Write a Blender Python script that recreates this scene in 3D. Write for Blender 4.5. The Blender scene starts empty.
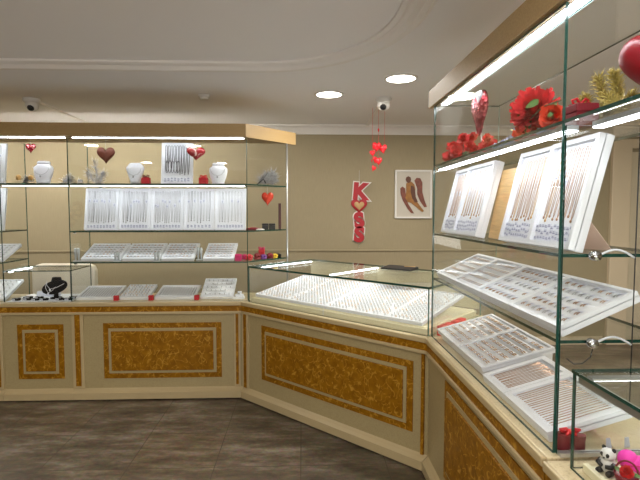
import bpy, bmesh, math, random
from mathutils import Vector, Matrix
R = random.Random(7)
SC = bpy.context.scene
COL = SC.collection
PI = math.pi
D2R = math.radians

# ------------------------------------------------------------------ materials
def S(r, g, b):
    f = lambda c: c / 12.92 if c <= .04045 else ((c + .055) / 1.055) ** 2.4
    return (f(r / 255), f(g / 255), f(b / 255), 1)

def newmat(name):
    m = bpy.data.materials.new(name); m.use_nodes = True
    nt = m.node_tree; nt.nodes.clear()
    o = nt.nodes.new('ShaderNodeOutputMaterial')
    return m, nt, o

def plain(name, col, rough=.5, metal=0, spec=.5, emit=None, estr=0, bump=0, bscale=60, var=0, vscale=8, coat=0, vstretch=(1, 1, 1)):
    m, nt, o = newmat(name)
    p = nt.nodes.new('ShaderNodeBsdfPrincipled')
    p.inputs['Base Color'].default_value = col
    p.inputs['Roughness'].default_value = rough
    p.inputs['Metallic'].default_value = metal
    p.inputs['Specular IOR Level'].default_value = spec
    p.inputs['Coat Weight'].default_value = coat
    if emit:
        p.inputs['Emission Color'].default_value = emit
        p.inputs['Emission Strength'].default_value = estr
    tc = nt.nodes.new('ShaderNodeTexCoord')
    mp = nt.nodes.new('ShaderNodeMapping'); mp.inputs['Scale'].default_value = vstretch
    nt.links.new(tc.outputs['Object'], mp.inputs[0])
    if var:
        n = nt.nodes.new('ShaderNodeTexNoise'); n.inputs['Scale'].default_value = vscale; n.inputs['Detail'].default_value = 6
        nt.links.new(mp.outputs[0], n.inputs['Vector'])
        r = nt.nodes.new('ShaderNodeValToRGB')
        r.color_ramp.elements[0].position = .3; r.color_ramp.elements[1].position = .7
        r.color_ramp.elements[0].color = tuple(c * (1 - var) for c in col[:3]) + (1,)
        r.color_ramp.elements[1].color = tuple(min(1, c * (1 + var)) for c in col[:3]) + (1,)
        nt.links.new(n.outputs['Fac'], r.inputs[0]); nt.links.new(r.outputs[0], p.inputs['Base Color'])
    if bump:
        n2 = nt.nodes.new('ShaderNodeTexNoise'); n2.inputs['Scale'].default_value = bscale; n2.inputs['Detail'].default_value = 4
        nt.links.new(mp.outputs[0], n2.inputs['Vector'])
        b = nt.nodes.new('ShaderNodeBump'); b.inputs['Strength'].default_value = bump; b.inputs['Distance'].default_value = .004
        nt.links.new(n2.outputs['Fac'], b.inputs['Height']); nt.links.new(b.outputs[0], p.inputs['Normal'])
    nt.links.new(p.outputs[0], o.inputs[0])
    return m

def speckle(name, c1, c2, scale, rough=.4, amount=.55):
    m, nt, o = newmat(name)
    p = nt.nodes.new('ShaderNodeBsdfPrincipled'); p.inputs['Roughness'].default_value = rough
    tc = nt.nodes.new('ShaderNodeTexCoord')
    n = nt.nodes.new('ShaderNodeTexNoise'); n.inputs['Scale'].default_value = scale; n.inputs['Detail'].default_value = 3; n.inputs['Roughness'].default_value = .7
    nt.links.new(tc.outputs['Object'], n.inputs['Vector'])
    r = nt.nodes.new('ShaderNodeValToRGB')
    r.color_ramp.elements[0].position = amount - .22; r.color_ramp.elements[0].color = c2
    r.color_ramp.elements[1].position = amount; r.color_ramp.elements[1].color = c1
    nt.links.new(n.outputs['Fac'], r.inputs[0]); nt.links.new(r.outputs[0], p.inputs['Base Color'])
    nt.links.new(p.outputs[0], o.inputs[0])
    return m

def amber(name):
    # olive-brown laminate with short golden curling strands
    m, nt, o = newmat(name)
    p = nt.nodes.new('ShaderNodeBsdfPrincipled'); p.inputs['Roughness'].default_value = .4; p.inputs['Specular IOR Level'].default_value = .2
    tc = nt.nodes.new('ShaderNodeTexCoord')
    def ridge(scale, off, lo, width, c_mask):
        mp = nt.nodes.new('ShaderNodeMapping'); mp.inputs['Location'].default_value = (off, off * .7, off * 1.3)
        nt.links.new(tc.outputs['Object'], mp.inputs[0])
        n = nt.nodes.new('ShaderNodeTexNoise'); n.inputs['Scale'].default_value = scale; n.inputs['Detail'].default_value = 0; n.inputs['Distortion'].default_value = .9
        nt.links.new(mp.outputs[0], n.inputs['Vector'])
        r = nt.nodes.new('ShaderNodeValToRGB'); e = r.color_ramp.elements
        e[0].position = lo - width; e[0].color = (0, 0, 0, 1); e[1].position = lo + width; e[1].color = (0, 0, 0, 1)
        k = e.new(lo); k.color = (1, 1, 1, 1)
        nt.links.new(n.outputs['Fac'], r.inputs[0])
        n2 = nt.nodes.new('ShaderNodeTexNoise'); n2.inputs['Scale'].default_value = c_mask; n2.inputs['Detail'].default_value = 1
        nt.links.new(mp.outputs[0], n2.inputs['Vector'])
        r2 = nt.nodes.new('ShaderNodeValToRGB'); r2.color_ramp.elements[0].position = .47; r2.color_ramp.elements[1].position = .56
        nt.links.new(n2.outputs['Fac'], r2.inputs[0])
        mu = nt.nodes.new('ShaderNodeMath'); mu.operation = 'MULTIPLY'
        nt.links.new(r.outputs[0], mu.inputs[0]); nt.links.new(r2.outputs[0], mu.inputs[1])
        return mu.outputs[0]
    a = ridge(13, 0, .46, .035, 22); b = ridge(14, 3.3, .54, .035, 22); c = ridge(18, 7.1, .50, .03, 26)
    m1 = nt.nodes.new('ShaderNodeMath'); m1.operation = 'MAXIMUM'; nt.links.new(a, m1.inputs[0]); nt.links.new(b, m1.inputs[1])
    m2 = nt.nodes.new('ShaderNodeMath'); m2.operation = 'MAXIMUM'; nt.links.new(m1.outputs[0], m2.inputs[0]); nt.links.new(c, m2.inputs[1])
    n3 = nt.nodes.new('ShaderNodeTexNoise'); n3.inputs['Scale'].default_value = 20; n3.inputs['Detail'].default_value = 3
    nt.links.new(tc.outputs['Object'], n3.inputs['Vector'])
    r3 = nt.nodes.new('ShaderNodeValToRGB'); r3.color_ramp.elements[0].position = .35; r3.color_ramp.elements[1].position = .68
    r3.color_ramp.elements[0].color = S(126, 82, 6); r3.color_ramp.elements[1].color = S(150, 102, 14)
    nt.links.new(n3.outputs['Fac'], r3.inputs[0])
    mx = nt.nodes.new('ShaderNodeMix'); mx.data_type = 'RGBA'; mx.inputs[7].default_value = S(190, 142, 52)
    nt.links.new(m2.outputs[0], mx.inputs[0]); nt.links.new(r3.outputs[0], mx.inputs[6])
    nt.links.new(mx.outputs[2], p.inputs['Base Color'])
    nt.links.new(p.outputs[0], o.inputs[0])
    return m

def wallpaper(name, c):
    m, nt, o = newmat(name)
    p = nt.nodes.new('ShaderNodeBsdfPrincipled'); p.inputs['Roughness'].default_value = .75
    p.inputs['Specular IOR Level'].default_value = .25
    tc = nt.nodes.new('ShaderNodeTexCoord'); mp = nt.nodes.new('ShaderNodeMapping')
    mp.inputs['Scale'].default_value = (150, 150, 10)
    nt.links.new(tc.outputs['Object'], mp.inputs[0])
    n = nt.nodes.new('ShaderNodeTexNoise'); n.inputs['Scale'].default_value = 1; n.inputs['Detail'].default_value = 5
    nt.links.new(mp.outputs[0], n.inputs['Vector'])
    r = nt.nodes.new('ShaderNodeValToRGB')
    r.color_ramp.elements[0].position = .3; r.color_ramp.elements[1].position = .7
    r.color_ramp.elements[0].color = tuple(k * .95 for k in c[:3]) + (1,)
    r.color_ramp.elements[1].color = tuple(k * 1.05 for k in c[:3]) + (1,)
    nt.links.new(n.outputs['Fac'], r.inputs[0]); nt.links.new(r.outputs[0], p.inputs['Base Color'])
    b = nt.nodes.new('ShaderNodeBump'); b.inputs['Strength'].default_value = .06; b.inputs['Distance'].default_value = .002
    nt.links.new(n.outputs['Fac'], b.inputs['Height']); nt.links.new(b.outputs[0], p.inputs['Normal'])
    nt.links.new(p.outputs[0], o.inputs[0])
    return m

def tiles(name):
    m, nt, o = newmat(name)
    p = nt.nodes.new('ShaderNodeBsdfPrincipled')
    tc = nt.nodes.new('ShaderNodeTexCoord')
    mp = nt.nodes.new('ShaderNodeMapping'); mp.inputs['Location'].default_value = (.010, -2.73 + .44 * 20, 0)
    nt.links.new(tc.outputs['Object'], mp.inputs[0])
    br = nt.nodes.new('ShaderNodeTexBrick'); br.offset = 0; br.squash = 1
    br.inputs['Scale'].default_value = 1; br.inputs['Brick Width'].default_value = .508; br.inputs['Row Height'].default_value = .44
    br.inputs['Mortar Size'].default_value = .0028; br.inputs['Mortar Smooth'].default_value = .3
    br.inputs['Color1'].default_value = (0, 0, 0, 1); br.inputs['Color2'].default_value = (1, 1, 1, 1); br.inputs['Mortar'].default_value = (.5, .5, .5, 1)
    nt.links.new(mp.outputs[0], br.inputs['Vector'])
    # cloudy slate: streaks running diagonally
    rot = nt.nodes.new('ShaderNodeMapping'); rot.inputs['Rotation'].default_value = (0, 0, .55); rot.inputs['Scale'].default_value = (1.6, 5, 1)
    nt.links.new(tc.outputs['Object'], rot.inputs[0])
    n1 = nt.nodes.new('ShaderNodeTexNoise'); n1.inputs['Scale'].default_value = 1.6; n1.inputs['Detail'].default_value = 8; n1.inputs['Roughness'].default_value = .68
    nt.links.new(rot.outputs[0], n1.inputs['Vector'])
    r = nt.nodes.new('ShaderNodeValToRGB'); cr = r.color_ramp
    cr.elements[0].position = .3; cr.elements[0].color = S(58, 50, 40)
    cr.elements[1].position = .72; cr.elements[1].color = S(140, 131, 117)
    e = cr.elements.new(.5); e.color = S(96, 84, 68)
    nt.links.new(n1.outputs['Fac'], r.inputs[0])
    n2 = nt.nodes.new('ShaderNodeTexNoise'); n2.inputs['Scale'].default_value = 34; n2.inputs['Detail'].default_value = 8; n2.inputs['Roughness'].default_value = .75
    nt.links.new(tc.outputs['Object'], n2.inputs['Vector'])
    mx0 = nt.nodes.new('ShaderNodeMix'); mx0.data_type = 'RGBA'; mx0.blend_type = 'OVERLAY'; mx0.inputs[0].default_value = .85
    nt.links.new(r.outputs[0], mx0.inputs[6]); nt.links.new(n2.outputs['Color'], mx0.inputs[7])
    # whole tile slightly redder / greyer
    tint = nt.nodes.new('ShaderNodeMix'); tint.data_type = 'RGBA'; tint.inputs[6].default_value = (.93, .95, .98, 1); tint.inputs[7].default_value = (1.04, 1.0, .94, 1)
    nt.links.new(br.outputs['Color'], tint.inputs[0])
    mul = nt.nodes.new('ShaderNodeMix'); mul.data_type = 'RGBA'; mul.blend_type = 'MULTIPLY'; mul.inputs[0].default_value = 1
    nt.links.new(mx0.outputs[2], mul.inputs[6]); nt.links.new(tint.outputs[2], mul.inputs[7])
    mo = nt.nodes.new('ShaderNodeMix'); mo.data_type = 'RGBA'; mo.inputs[7].default_value = S(72, 60, 48)
    nt.links.new(br.outputs['Fac'], mo.inputs[0]); nt.links.new(mul.outputs[2], mo.inputs[6])
    nt.links.new(mo.outputs[2], p.inputs['Base Color'])
    p.inputs['Roughness'].default_value = .42
    b = nt.nodes.new('ShaderNodeBump'); b.inputs['Strength'].default_value = .25; b.inputs['Distance'].default_value = .004
    nt.links.new(n2.outputs['Fac'], b.inputs['Height']); nt.links.new(b.outputs[0], p.inputs['Normal'])
    nt.links.new(p.outputs[0], o.inputs[0])
    return m

def glassmat(name, tint, boost=.75):
    # thin sheet: what is behind shows through, with a fresnel mirror on top
    m, nt, o = newmat(name)
    t = nt.nodes.new('ShaderNodeBsdfTransparent'); t.inputs[0].default_value = tint
    g = nt.nodes.new('ShaderNodeBsdfGlossy'); g.inputs['Roughness'].default_value = 0
    f = nt.nodes.new('ShaderNodeFresnel'); geo = nt.nodes.new('ShaderNodeNewGeometry')          # leaving the sheet counts like entering it
    io = nt.nodes.new('ShaderNodeMapRange'); io.inputs['To Min'].default_value = 1.45; io.inputs['To Max'].default_value = 1 / 1.45
    nt.links.new(geo.outputs['Backfacing'], io.inputs['Value']); nt.links.new(io.outputs[0], f.inputs['IOR'])
    k = nt.nodes.new('ShaderNodeMath'); k.operation = 'MULTIPLY'; k.inputs[1].default_value = boost; k.use_clamp = True
    nt.links.new(f.outputs[0], k.inputs[0])
    mx = nt.nodes.new('ShaderNodeMixShader')
    nt.links.new(k.outputs[0], mx.inputs[0]); nt.links.new(t.outputs[0], mx.inputs[1]); nt.links.new(g.outputs[0], mx.inputs[2])
    nt.links.new(mx.outputs[0], o.inputs[0])
    return m

def emitter(name, col, strength):
    m, nt, o = newmat(name)
    e = nt.nodes.new('ShaderNodeEmission'); e.inputs[0].default_value = col; e.inputs[1].default_value = strength
    nt.links.new(e.outputs[0], o.inputs[0])
    return m

def sequin(name):
    m, nt, o = newmat(name)
    p = nt.nodes.new('ShaderNodeBsdfPrincipled'); p.inputs['Roughness'].default_value = .22; p.inputs['Metallic'].default_value = .6
    tc = nt.nodes.new('ShaderNodeTexCoord')
    v = nt.nodes.new('ShaderNodeTexVoronoi'); v.inputs['Scale'].default_value = 95
    nt.links.new(tc.outputs['Object'], v.inputs['Vector'])
    r = nt.nodes.new('ShaderNodeValToRGB')
    r.color_ramp.elements[0].position = .0; r.color_ramp.elements[0].color = S(110, 8, 24)
    r.color_ramp.elements[1].position = .9; r.color_ramp.elements[1].color = S(225, 150, 150)
    e = r.color_ramp.elements.new(.55); e.color = S(160, 14, 34)
    nt.links.new(v.outputs['Color'], r.inputs[0]); nt.links.new(r.outputs[0], p.inputs['Base Color'])
    b = nt.nodes.new('ShaderNodeBump'); b.inputs['Strength'].default_value = .8; b.inputs['Distance'].default_value = .004
    nt.links.new(v.outputs['Distance'], b.inputs['Height']); nt.links.new(b.outputs[0], p.inputs['Normal'])
    nt.links.new(p.outputs[0], o.inputs[0])
    return m

def marbled(name, c1, c2, scale=14):
    m, nt, o = newmat(name)
    p = nt.nodes.new('ShaderNodeBsdfPrincipled'); p.inputs['Roughness'].default_value = .25
    tc = nt.nodes.new('ShaderNodeTexCoord')
    n = nt.nodes.new('ShaderNodeTexNoise'); n.inputs['Scale'].default_value = scale; n.inputs['Distortion'].default_value = 2; n.inputs['Detail'].default_value = 3
    nt.links.new(tc.outputs['Object'], n.inputs['Vector'])
    r = nt.nodes.new('ShaderNodeValToRGB')
    r.color_ramp.elements[0].position = .52; r.color_ramp.elements[0].color = c1
    r.color_ramp.elements[1].position = .66; r.color_ramp.elements[1].color = c2
    nt.links.new(n.outputs['Fac'], r.inputs[0]); nt.links.new(r.outputs[0], p.inputs['Base Color'])
    nt.links.new(p.outputs[0], o.inputs[0])
    return m

M = dict(
    ceiling=plain('ceiling_paint', S(240, 238, 238), .8, bump=.25, bscale=180),
    ceil_mould=plain('plaster_moulding', S(236, 232, 228), .7),
    wall=wallpaper('beige_wallpaper', S(160, 148, 121)),
    casing=plain('door_casing', S(216, 200, 174), .45),
    doorleaf=plain('door_leaf', S(204, 192, 168), .45, var=.05, vscale=12, vstretch=(4, 4, 1)),
    floor=tiles('slate_tile'),
    cream=speckle('cream_laminate', S(170, 154, 114), S(158, 141, 101), 160, .4),
    cream_hi=plain('cream_moulding', S(184, 165, 126), .35),
    stone=speckle('worktop_laminate', S(212, 196, 160), S(178, 156, 112), 140, .3, .5),
    amber=amber('amber_laminate'),
    canopy=speckle('canopy_laminate', S(172, 144, 98), S(158, 130, 84), 150, .5),
    dark=plain('dark_gap', S(30, 26, 22), .8),  # near-black that stands in for shade under the plinths
    glass=glassmat('clear_glass', (.988, .996, .991, 1)),
    glass_clear=glassmat('clear_glass_wide', (.99, .996, .992, 1), .5),
    glass_top=glassmat('clear_glass_shelf', (.98, .994, .985, 1)),
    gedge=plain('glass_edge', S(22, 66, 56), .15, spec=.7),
    gedge_lit=plain('glass_edge_pale', S(120, 160, 146), .15, spec=.7),  # paler copy of the edge glass, light painted into its colour
    alu=plain('aluminium', S(200, 202, 204), .3, metal=.85),
    chrome=plain('chrome', S(190, 192, 194), .15, metal=1),
    led=emitter('led_diffuser', (.90, .95, 1, 1), 20),
    led_aisle=emitter('led_diffuser_aisle', (1, .95, .87, 1), 80),  # glow of the strip added behind the left canopy
    led_right=emitter('led_diffuser_cool', (.88, .94, 1, 1), 20),
    led_soft=emitter('led_diffuser_soft', (.92, .96, 1, 1), 10),
    lamp=emitter('downlight_diffuser', (1, .93, .80, 1), 16),
    white=plain('white_leatherette', S(238, 240, 246), .5),
    pad=plain('white_velvet_pad', S(242, 244, 250), .7),
    tag=plain('paper_tag', S(226, 228, 240), .7),
    ink=plain('printed_ink', S(120, 126, 160), .7),
    gold=plain('gold', S(206, 164, 104), .3, metal=.6),
    rose_gold=plain('rose_gold', S(182, 142, 110), .3, metal=.5),
    silver=plain('silver', S(176, 176, 178), .3, metal=.6),
    dsilver=plain('blackened_silver', S(92, 92, 98), .3, metal=.6),
    red=plain('red_velvet', S(196, 24, 40), .55),
    dred=plain('dark_red_velvet', S(122, 14, 30), .5),
    bred=plain('bright_red_paint', S(226, 30, 44), .35),
    paperred=plain('red_paper', S(176, 26, 40), .5),
    redgloss=plain('red_gloss', S(128, 6, 22), .35),
    redfoil=marbled('red_foil', S(150, 14, 24), S(226, 200, 190), 20),
    hot=plain('orange_red_foil', S(222, 62, 34), .15, metal=.3, coat=.5),
    brown=plain('brown_velour', S(98, 38, 12), .5, var=.2, vscale=14),
    sequin=sequin('red_sequins'),
    blackv=plain('black_velvet', S(20, 20, 26), .9, spec=.2),
    black=plain('black_plastic', S(24, 24, 26), .4),
    maroon=plain('maroon_leather', S(70, 24, 28), .4),
    choc=plain('heart_box_card', S(122, 62, 46), .5),
    tan=plain('tan_sweets', S(196, 160, 110), .5),
    plasticw=plain('white_plastic', S(226, 224, 220), .35),
    acrylic=plain('clear_acrylic', S(206, 212, 216), .12, spec=.8),
    leaf=plain('fabric_leaf', S(86, 120, 58), .5, var=.2, vscale=30),
    stem=plain('fabric_stem', S(96, 92, 60), .6),
    petal_r=plain('red_petals', S(214, 40, 44), .6, var=.25, vscale=22),
    petal_o=plain('orange_petals', S(226, 70, 34), .6, var=.2, vscale=22),
    petal_b=plain('pale_blue_petals', S(196, 206, 236), .6),
    petal_y=plain('cream_stamen', S(226, 214, 150), .6),
    tinsel_g=plain('gold_tinsel', S(190, 170, 92), .3, metal=.6),
    tinsel_s=plain('silver_tinsel', S(232, 232, 238), .35, metal=.1),
    tinsel_d=plain('grey_tinsel', S(160, 160, 164), .35, metal=.3),
    magenta=plain('magenta_velvet', S(214, 28, 112), .5),
    pink=plain('pink_velvet', S(240, 60, 176), .6),
    lilac=plain('lilac_card', S(214, 186, 232), .5),
    purple=plain('purple_velvet', S(118, 66, 142), .6),
    yellow=plain('yellow_velvet', S(222, 188, 50), .6),
    leather=plain('cream_leather', S(244, 238, 222), .4, bump=.1),
    bamboo=plain('bamboo_board', S(206, 166, 108), .5, var=.12, vscale=10, vstretch=(1, 14, 14)),
    easel=plain('pink_easel_card', S(206, 176, 158), .6),
    platform=plain('cream_platform', S(232, 224, 192), .45),
    back=plain('cream_case_back', S(226, 218, 186), .5),
    artbrown=plain('art_brown', S(88, 46, 22), .5),
    artgold=plain('art_gold', S(150, 100, 36), .5, var=.25, vscale=24),
    artwing=plain('art_wing', S(116, 58, 40), .5, var=.35, vscale=40),
    paper=plain('picture_paper', S(196, 190, 178), .6),
    white_edge=plain('white_card', S(232, 228, 224), .6),
)

# ------------------------------------------------------------------ mesh builder
class MB:
    def __init__(s): s.v = []; s.f = []; s.m = []; s.sm = []
    def add(s, vs, fs, mi=0, smooth=False):
        b = len(s.v); s.v += [Vector(v) for v in vs]
        for f in fs: s.f.append([b + i for i in f]); s.m.append(mi); s.sm.append(smooth)
        return s
    def hexa(s, p, mi=0):
        return s.add(p, [(0, 3, 2, 1), (4, 5, 6, 7), (0, 1, 5, 4), (1, 2, 6, 5), (2, 3, 7, 6), (3, 0, 4, 7)], mi)
    def box(s, x0, x1, y0, y1, z0, z1, mi=0):
        return s.hexa([(x0, y0, z0), (x1, y0, z0), (x1, y1, z0), (x0, y1, z0), (x0, y0, z1), (x1, y0, z1), (x1, y1, z1), (x0, y1, z1)], mi)
    def prism(s, poly, z0, z1, mi=0, side=None):
        n = len(poly)
        vs = [(x, y, z0) for x, y in poly] + [(x, y, z1) for x, y in poly]
        s.add(vs, [tuple(range(n))[::-1], tuple(range(n, 2 * n))], mi)
        s.add(vs, [(i, (i + 1) % n, n + (i + 1) % n, n + i) for i in range(n)], mi if side is None else side)
        return s
    def pane(s, a, b, z0, z1, t=.008, mi=0, side=1):
        # upright glass sheet between plan points a and b
        a = Vector(a); b = Vector(b); d = (b - a).normalized(); nn = Vector((-d.y, d.x)) * t / 2
        poly = [a - nn, b - nn, b + nn, a + nn]
        vs = [(p.x, p.y, z0) for p in poly] + [(p.x, p.y, z1) for p in poly]
        s.add(vs, [(0, 1, 5, 4), (2, 3, 7, 6)], mi)
        s.add(vs, [(0, 3, 2, 1), (4, 5, 6, 7), (1, 2, 6, 5), (3, 0, 4, 7)], side)
        return s
    def tube(s, pts, r, n=6, mi=0, closed=False, smooth=True):
        P = [Vector(p) for p in pts]; k = len(P); vs = []; prev = None
        for i in range(k):
            if closed: t = P[(i + 1) % k] - P[i - 1]
            else: t = P[min(i + 1, k - 1)] - P[max(i - 1, 0)]
            t.normalize()
            if prev is None:
                a = Vector((0, 0, 1)) if abs(t.z) < .9 else Vector((1, 0, 0))
                x = t.cross(a).normalized()
            else:
                x = (prev - t * prev.dot(t)).normalized()
            prev = x; y = t.cross(x); rr = r[i] if isinstance(r, (list, tuple)) else r
            for j in range(n):
                q = 2 * PI * j / n; vs.append(P[i] + x * math.cos(q) * rr + y * math.sin(q) * rr)
        fs = []
        for i in range(k if closed else k - 1):
            for j in range(n):
                a = i * n; b = ((i + 1) % k) * n
                fs.append((a + j, a + (j + 1) % n, b + (j + 1) % n, b + j))
        if not closed: fs += [tuple(range(n))[::-1], tuple(range((k - 1) * n, k * n))]
        return s.add(vs, fs, mi, smooth)
    def loft(s, rings, mi=0, smooth=True, cap=True):
        n = len(rings[0]); vs = [p for r in rings for p in r]; fs = []
        for i in range(len(rings) - 1):
            for j in range(n):
                fs.append((i * n + j, i * n + (j + 1) % n, (i + 1) * n + (j + 1) % n, (i + 1) * n + j))
        if cap: fs += [tuple(range(n))[::-1], tuple(range((len(rings) - 1) * n, len(rings) * n))]
        return s.add(vs, fs, mi, smooth)
    def lathe(s, prof, n=20, c=(0, 0, 0), mi=0, ax=(1, 1)):
        rings = [[(c[0] + r * math.cos(2 * PI * j / n) * ax[0], c[1] + r * math.sin(2 * PI * j / n) * ax[1], c[2] + z) for j in range(n)] for r, z in prof]
        return s.loft(rings, mi)
    def ell(s, c, r, n=14, k=9, mi=0, mat=None):
        c = Vector(c); rings = []
        for i in range(k):
            q = PI * (i + .02) / (k - 1 + .04) - PI / 2
            ring = []
            for j in range(n):
                a = 2 * PI * j / n
                p = Vector((math.cos(q) * math.cos(a) * r[0], math.cos(q) * math.sin(a) * r[1], math.sin(q) * r[2]))
                ring.append(c + (mat @ p if mat else p))
            rings.append(ring)
        return s.loft(rings, mi)
    def heart(s, w, h, d, c=(0, 0, 0), mi=0, n=40, front=True):
        # puffed heart in the XZ plane, facing -Y, bottom tip at c
        pts = []
        for i in range(n):
            t = 2 * PI * i / n
            x = 16 * math.sin(t) ** 3; z = 13 * math.cos(t) - 5 * math.cos(2 * t) - 2 * math.cos(3 * t) - math.cos(4 * t)
            pts.append((x / 32 * w, (z + 17) / 29 * h))
        cx, cz = 0, h * .56
        def ring(k, y): return [(c[0] + cx + (x - cx) * k, c[1] + y, c[2] + cz + (z - cz) * k) for x, z in pts]
        rings = [ring(k, y * d) for k, y in ((.02, -.5), (.35, -.47), (.65, -.38), (.86, -.24), (.97, -.1), (1, 0), (.97, .1), (.86, .24), (.65, .38), (.35, .47), (.02, .5))]
        return s.loft(rings, mi)
    def xform(s, m):
        s.v = [m @ v for v in s.v]; return s
    def mesh(s, name, mats, bevel=0):
        me = bpy.data.meshes.new(name)
        me.from_pydata([tuple(v) for v in s.v], [], s.f)
        for p, mi, sm in zip(me.polygons, s.m, s.sm): p.material_index = mi; p.use_smooth = sm
        for m in (mats if isinstance(mats, (list, tuple)) else [mats]): me.materials.append(M[m])
        bm = bmesh.new(); bm.from_mesh(me)
        if bevel:
            bmesh.ops.remove_doubles(bm, verts=bm.verts, dist=1e-6)
            ed = [e for e in bm.edges if len(e.link_faces) == 2 and e.calc_face_angle(0) > .5]
            bmesh.ops.bevel(bm, geom=ed, offset=bevel, segments=2, profile=.5, affect='EDGES', clamp_overlap=True)
        bmesh.ops.recalc_face_normals(bm, faces=bm.faces)
        bm.to_mesh(me); bm.free(); me.update()
        return me

def tag(o, label, cat, group=None):
    o['label'] = label; o['category'] = cat
    if group: o['group'] = group
    return o

def link(name, me, parent=None):
    o = bpy.data.objects.new(name, me); COL.objects.link(o)
    if parent is not None: o.parent = parent
    return o

def TM(loc, rz=0, tilt=0, ry=0):
    return Matrix.Translation(Vector(loc)) @ Matrix.Rotation(rz, 4, 'Z') @ Matrix.Rotation(tilt, 4, 'X') @ Matrix.Rotation(ry, 4, 'Y')

def thing(name, label, cat, loc=(0, 0, 0), rz=0, tilt=0, group=None, mat=None):
    o = bpy.data.objects.new(name, None); COL.objects.link(o); o.empty_display_size = .05
    o.matrix_world = mat if mat is not None else TM(loc, rz, tilt)
    return tag(o, label, cat, group)

def part(t, name, mb, mats, bevel=0, label=None, world=False):
    # world=True: mb is in room coordinates and is brought into the thing's own frame
    if world and name in ('carnation', 'poppy', 'blossom', 'leaf', 'bell_flower', 'bud', 'stem', 'stamen'):
        for v in mb.v: v.z = max(v.z, 1.7606); v.x = max(v.x, .758)
    if world:
        r = t
        while r.parent is not None: r = r.parent
        mb.xform(r.matrix_basis.inverted())
    o = link(name, mb.mesh(name, mats, bevel), t)
    if label: o['label'] = label
    return o

def single(name, mb, mats, label, cat, loc=(0, 0, 0), rz=0, tilt=0, group=None, bevel=0, mat=None):
    o = link(name, mb.mesh(name, mats, bevel))
    o.matrix_world = mat if mat is not None else TM(loc, rz, tilt)
    return tag(o, label, cat, group)

def struct(name, mb, mats, bevel=0, parent=None):
    o = link(name, mb.mesh(name, mats, bevel), parent); o['kind'] = 'structure'; return o

def dup(o, mat, label=None, group=None):
    c = o.copy(); COL.objects.link(c); c.matrix_world = mat
    for ch in list(o.children):
        d = ch.copy(); COL.objects.link(d); d.parent = c
        for g in list(ch.children):
            e = g.copy(); COL.objects.link(e); e.parent = d
    if label: c['label'] = label
    if group: c['group'] = group
    return c

# ------------------------------------------------------------------ setting
CEIL = 2.43; YW = 5.2; XL, XR, YF = -4.5, 4.3, -3.2
struct('floor', MB().box(XL, XR, YF, YW, -.05, 0), 'floor')
struct('ceiling', MB().box(XL, XR, YF, YW, CEIL, CEIL + .05), 'ceiling')
struct('wall_back', MB().box(XL, XR, YW, YW + .1, 0, CEIL), 'wall')
struct('wall_left', MB().box(XL - .1, XL, YF, YW, 0, CEIL), 'wall')
struct('wall_right', MB().box(XR, XR + .1, YF, YW, 0, CEIL), 'wall')
struct('wall_front', MB().box(XL, XR, YF - .1, YF, 0, CEIL), 'wall')
# plaster cornice along the back wall, thin wall rail
cv = MB()
prof = [(YW, 2.335), (YW - .02, 2.335), (YW - .03, 2.36), (YW - .06, 2.40), (YW - .09, 2.415), (YW - .09, CEIL), (YW, CEIL)]
cv.loft([[(XL, y, z) for y, z in prof], [(XR, y, z) for y, z in prof]], smooth=False)
struct('trim_1', cv, 'ceil_mould')
struct('trim_2', MB().box(XL, 3.40, YW - .012, YW, 1.065, 1.085), 'wall', .003)
struct('baseboard_back', MB().box(XL, 3.40, YW - .015, YW, 0, .09), 'casing')
# cream door in its casing at the right of the back wall
dr = struct('door_1', MB().box(3.655, 4.26, YW - .03, YW, 0, 2.16), 'doorleaf')
struct('casing', MB().box(3.43, 3.645, YW - .05, YW, 0, 2.30).box(3.6455, 4.29, YW - .045, YW, 2.20, 2.30), 'casing', .006, dr)
struct('door_panel', MB().box(3.74, 4.18, YW - .04, YW - .03, 1.15, 2.0).box(3.74, 4.18, YW - .04, YW - .03, .25, 1.0), 'doorleaf', .004, dr)
# raised plaster ring on the ceiling
path = []
def arc(cx, cy, rx, ry, a0, a1, n=16):
    return [(cx + rx * math.cos(a0 + (a1 - a0) * i / n), cy + ry * math.sin(a0 + (a1 - a0) * i / n)) for i in range(n + 1)]
path = arc(-.28, 2.22, .80, .87, 0, PI / 2) + arc(-2.6, 2.22, .8, .87, PI / 2, PI) + arc(-2.6, -1.2, .8, .8, PI, 1.5 * PI) + arc(-.28, -1.2, .8, .8, 1.5 * PI, 2 * PI)
prof = [(-.075, 0), (-.075, -.012), (-.055, -.02), (-.035, -.012), (-.012, -.014), (.01, -.034), (.04, -.036), (.06, -.014), (.075, -.010), (.075, 0)]
rings = []
for i, p in enumerate(path):
    a = Vector(path[i - 1]); b = Vector(path[(i + 1) % len(path)]); d = (b - a).normalized(); nn = Vector((d.y, -d.x))
    rings.append([(p[0] + nn.x * q, p[1] + nn.y * q, CEIL + z) for q, z in prof])
rings.append(rings[0])
struct('trim_3', MB().loft(rings, smooth=False, cap=False), 'ceil_mould')

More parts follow.
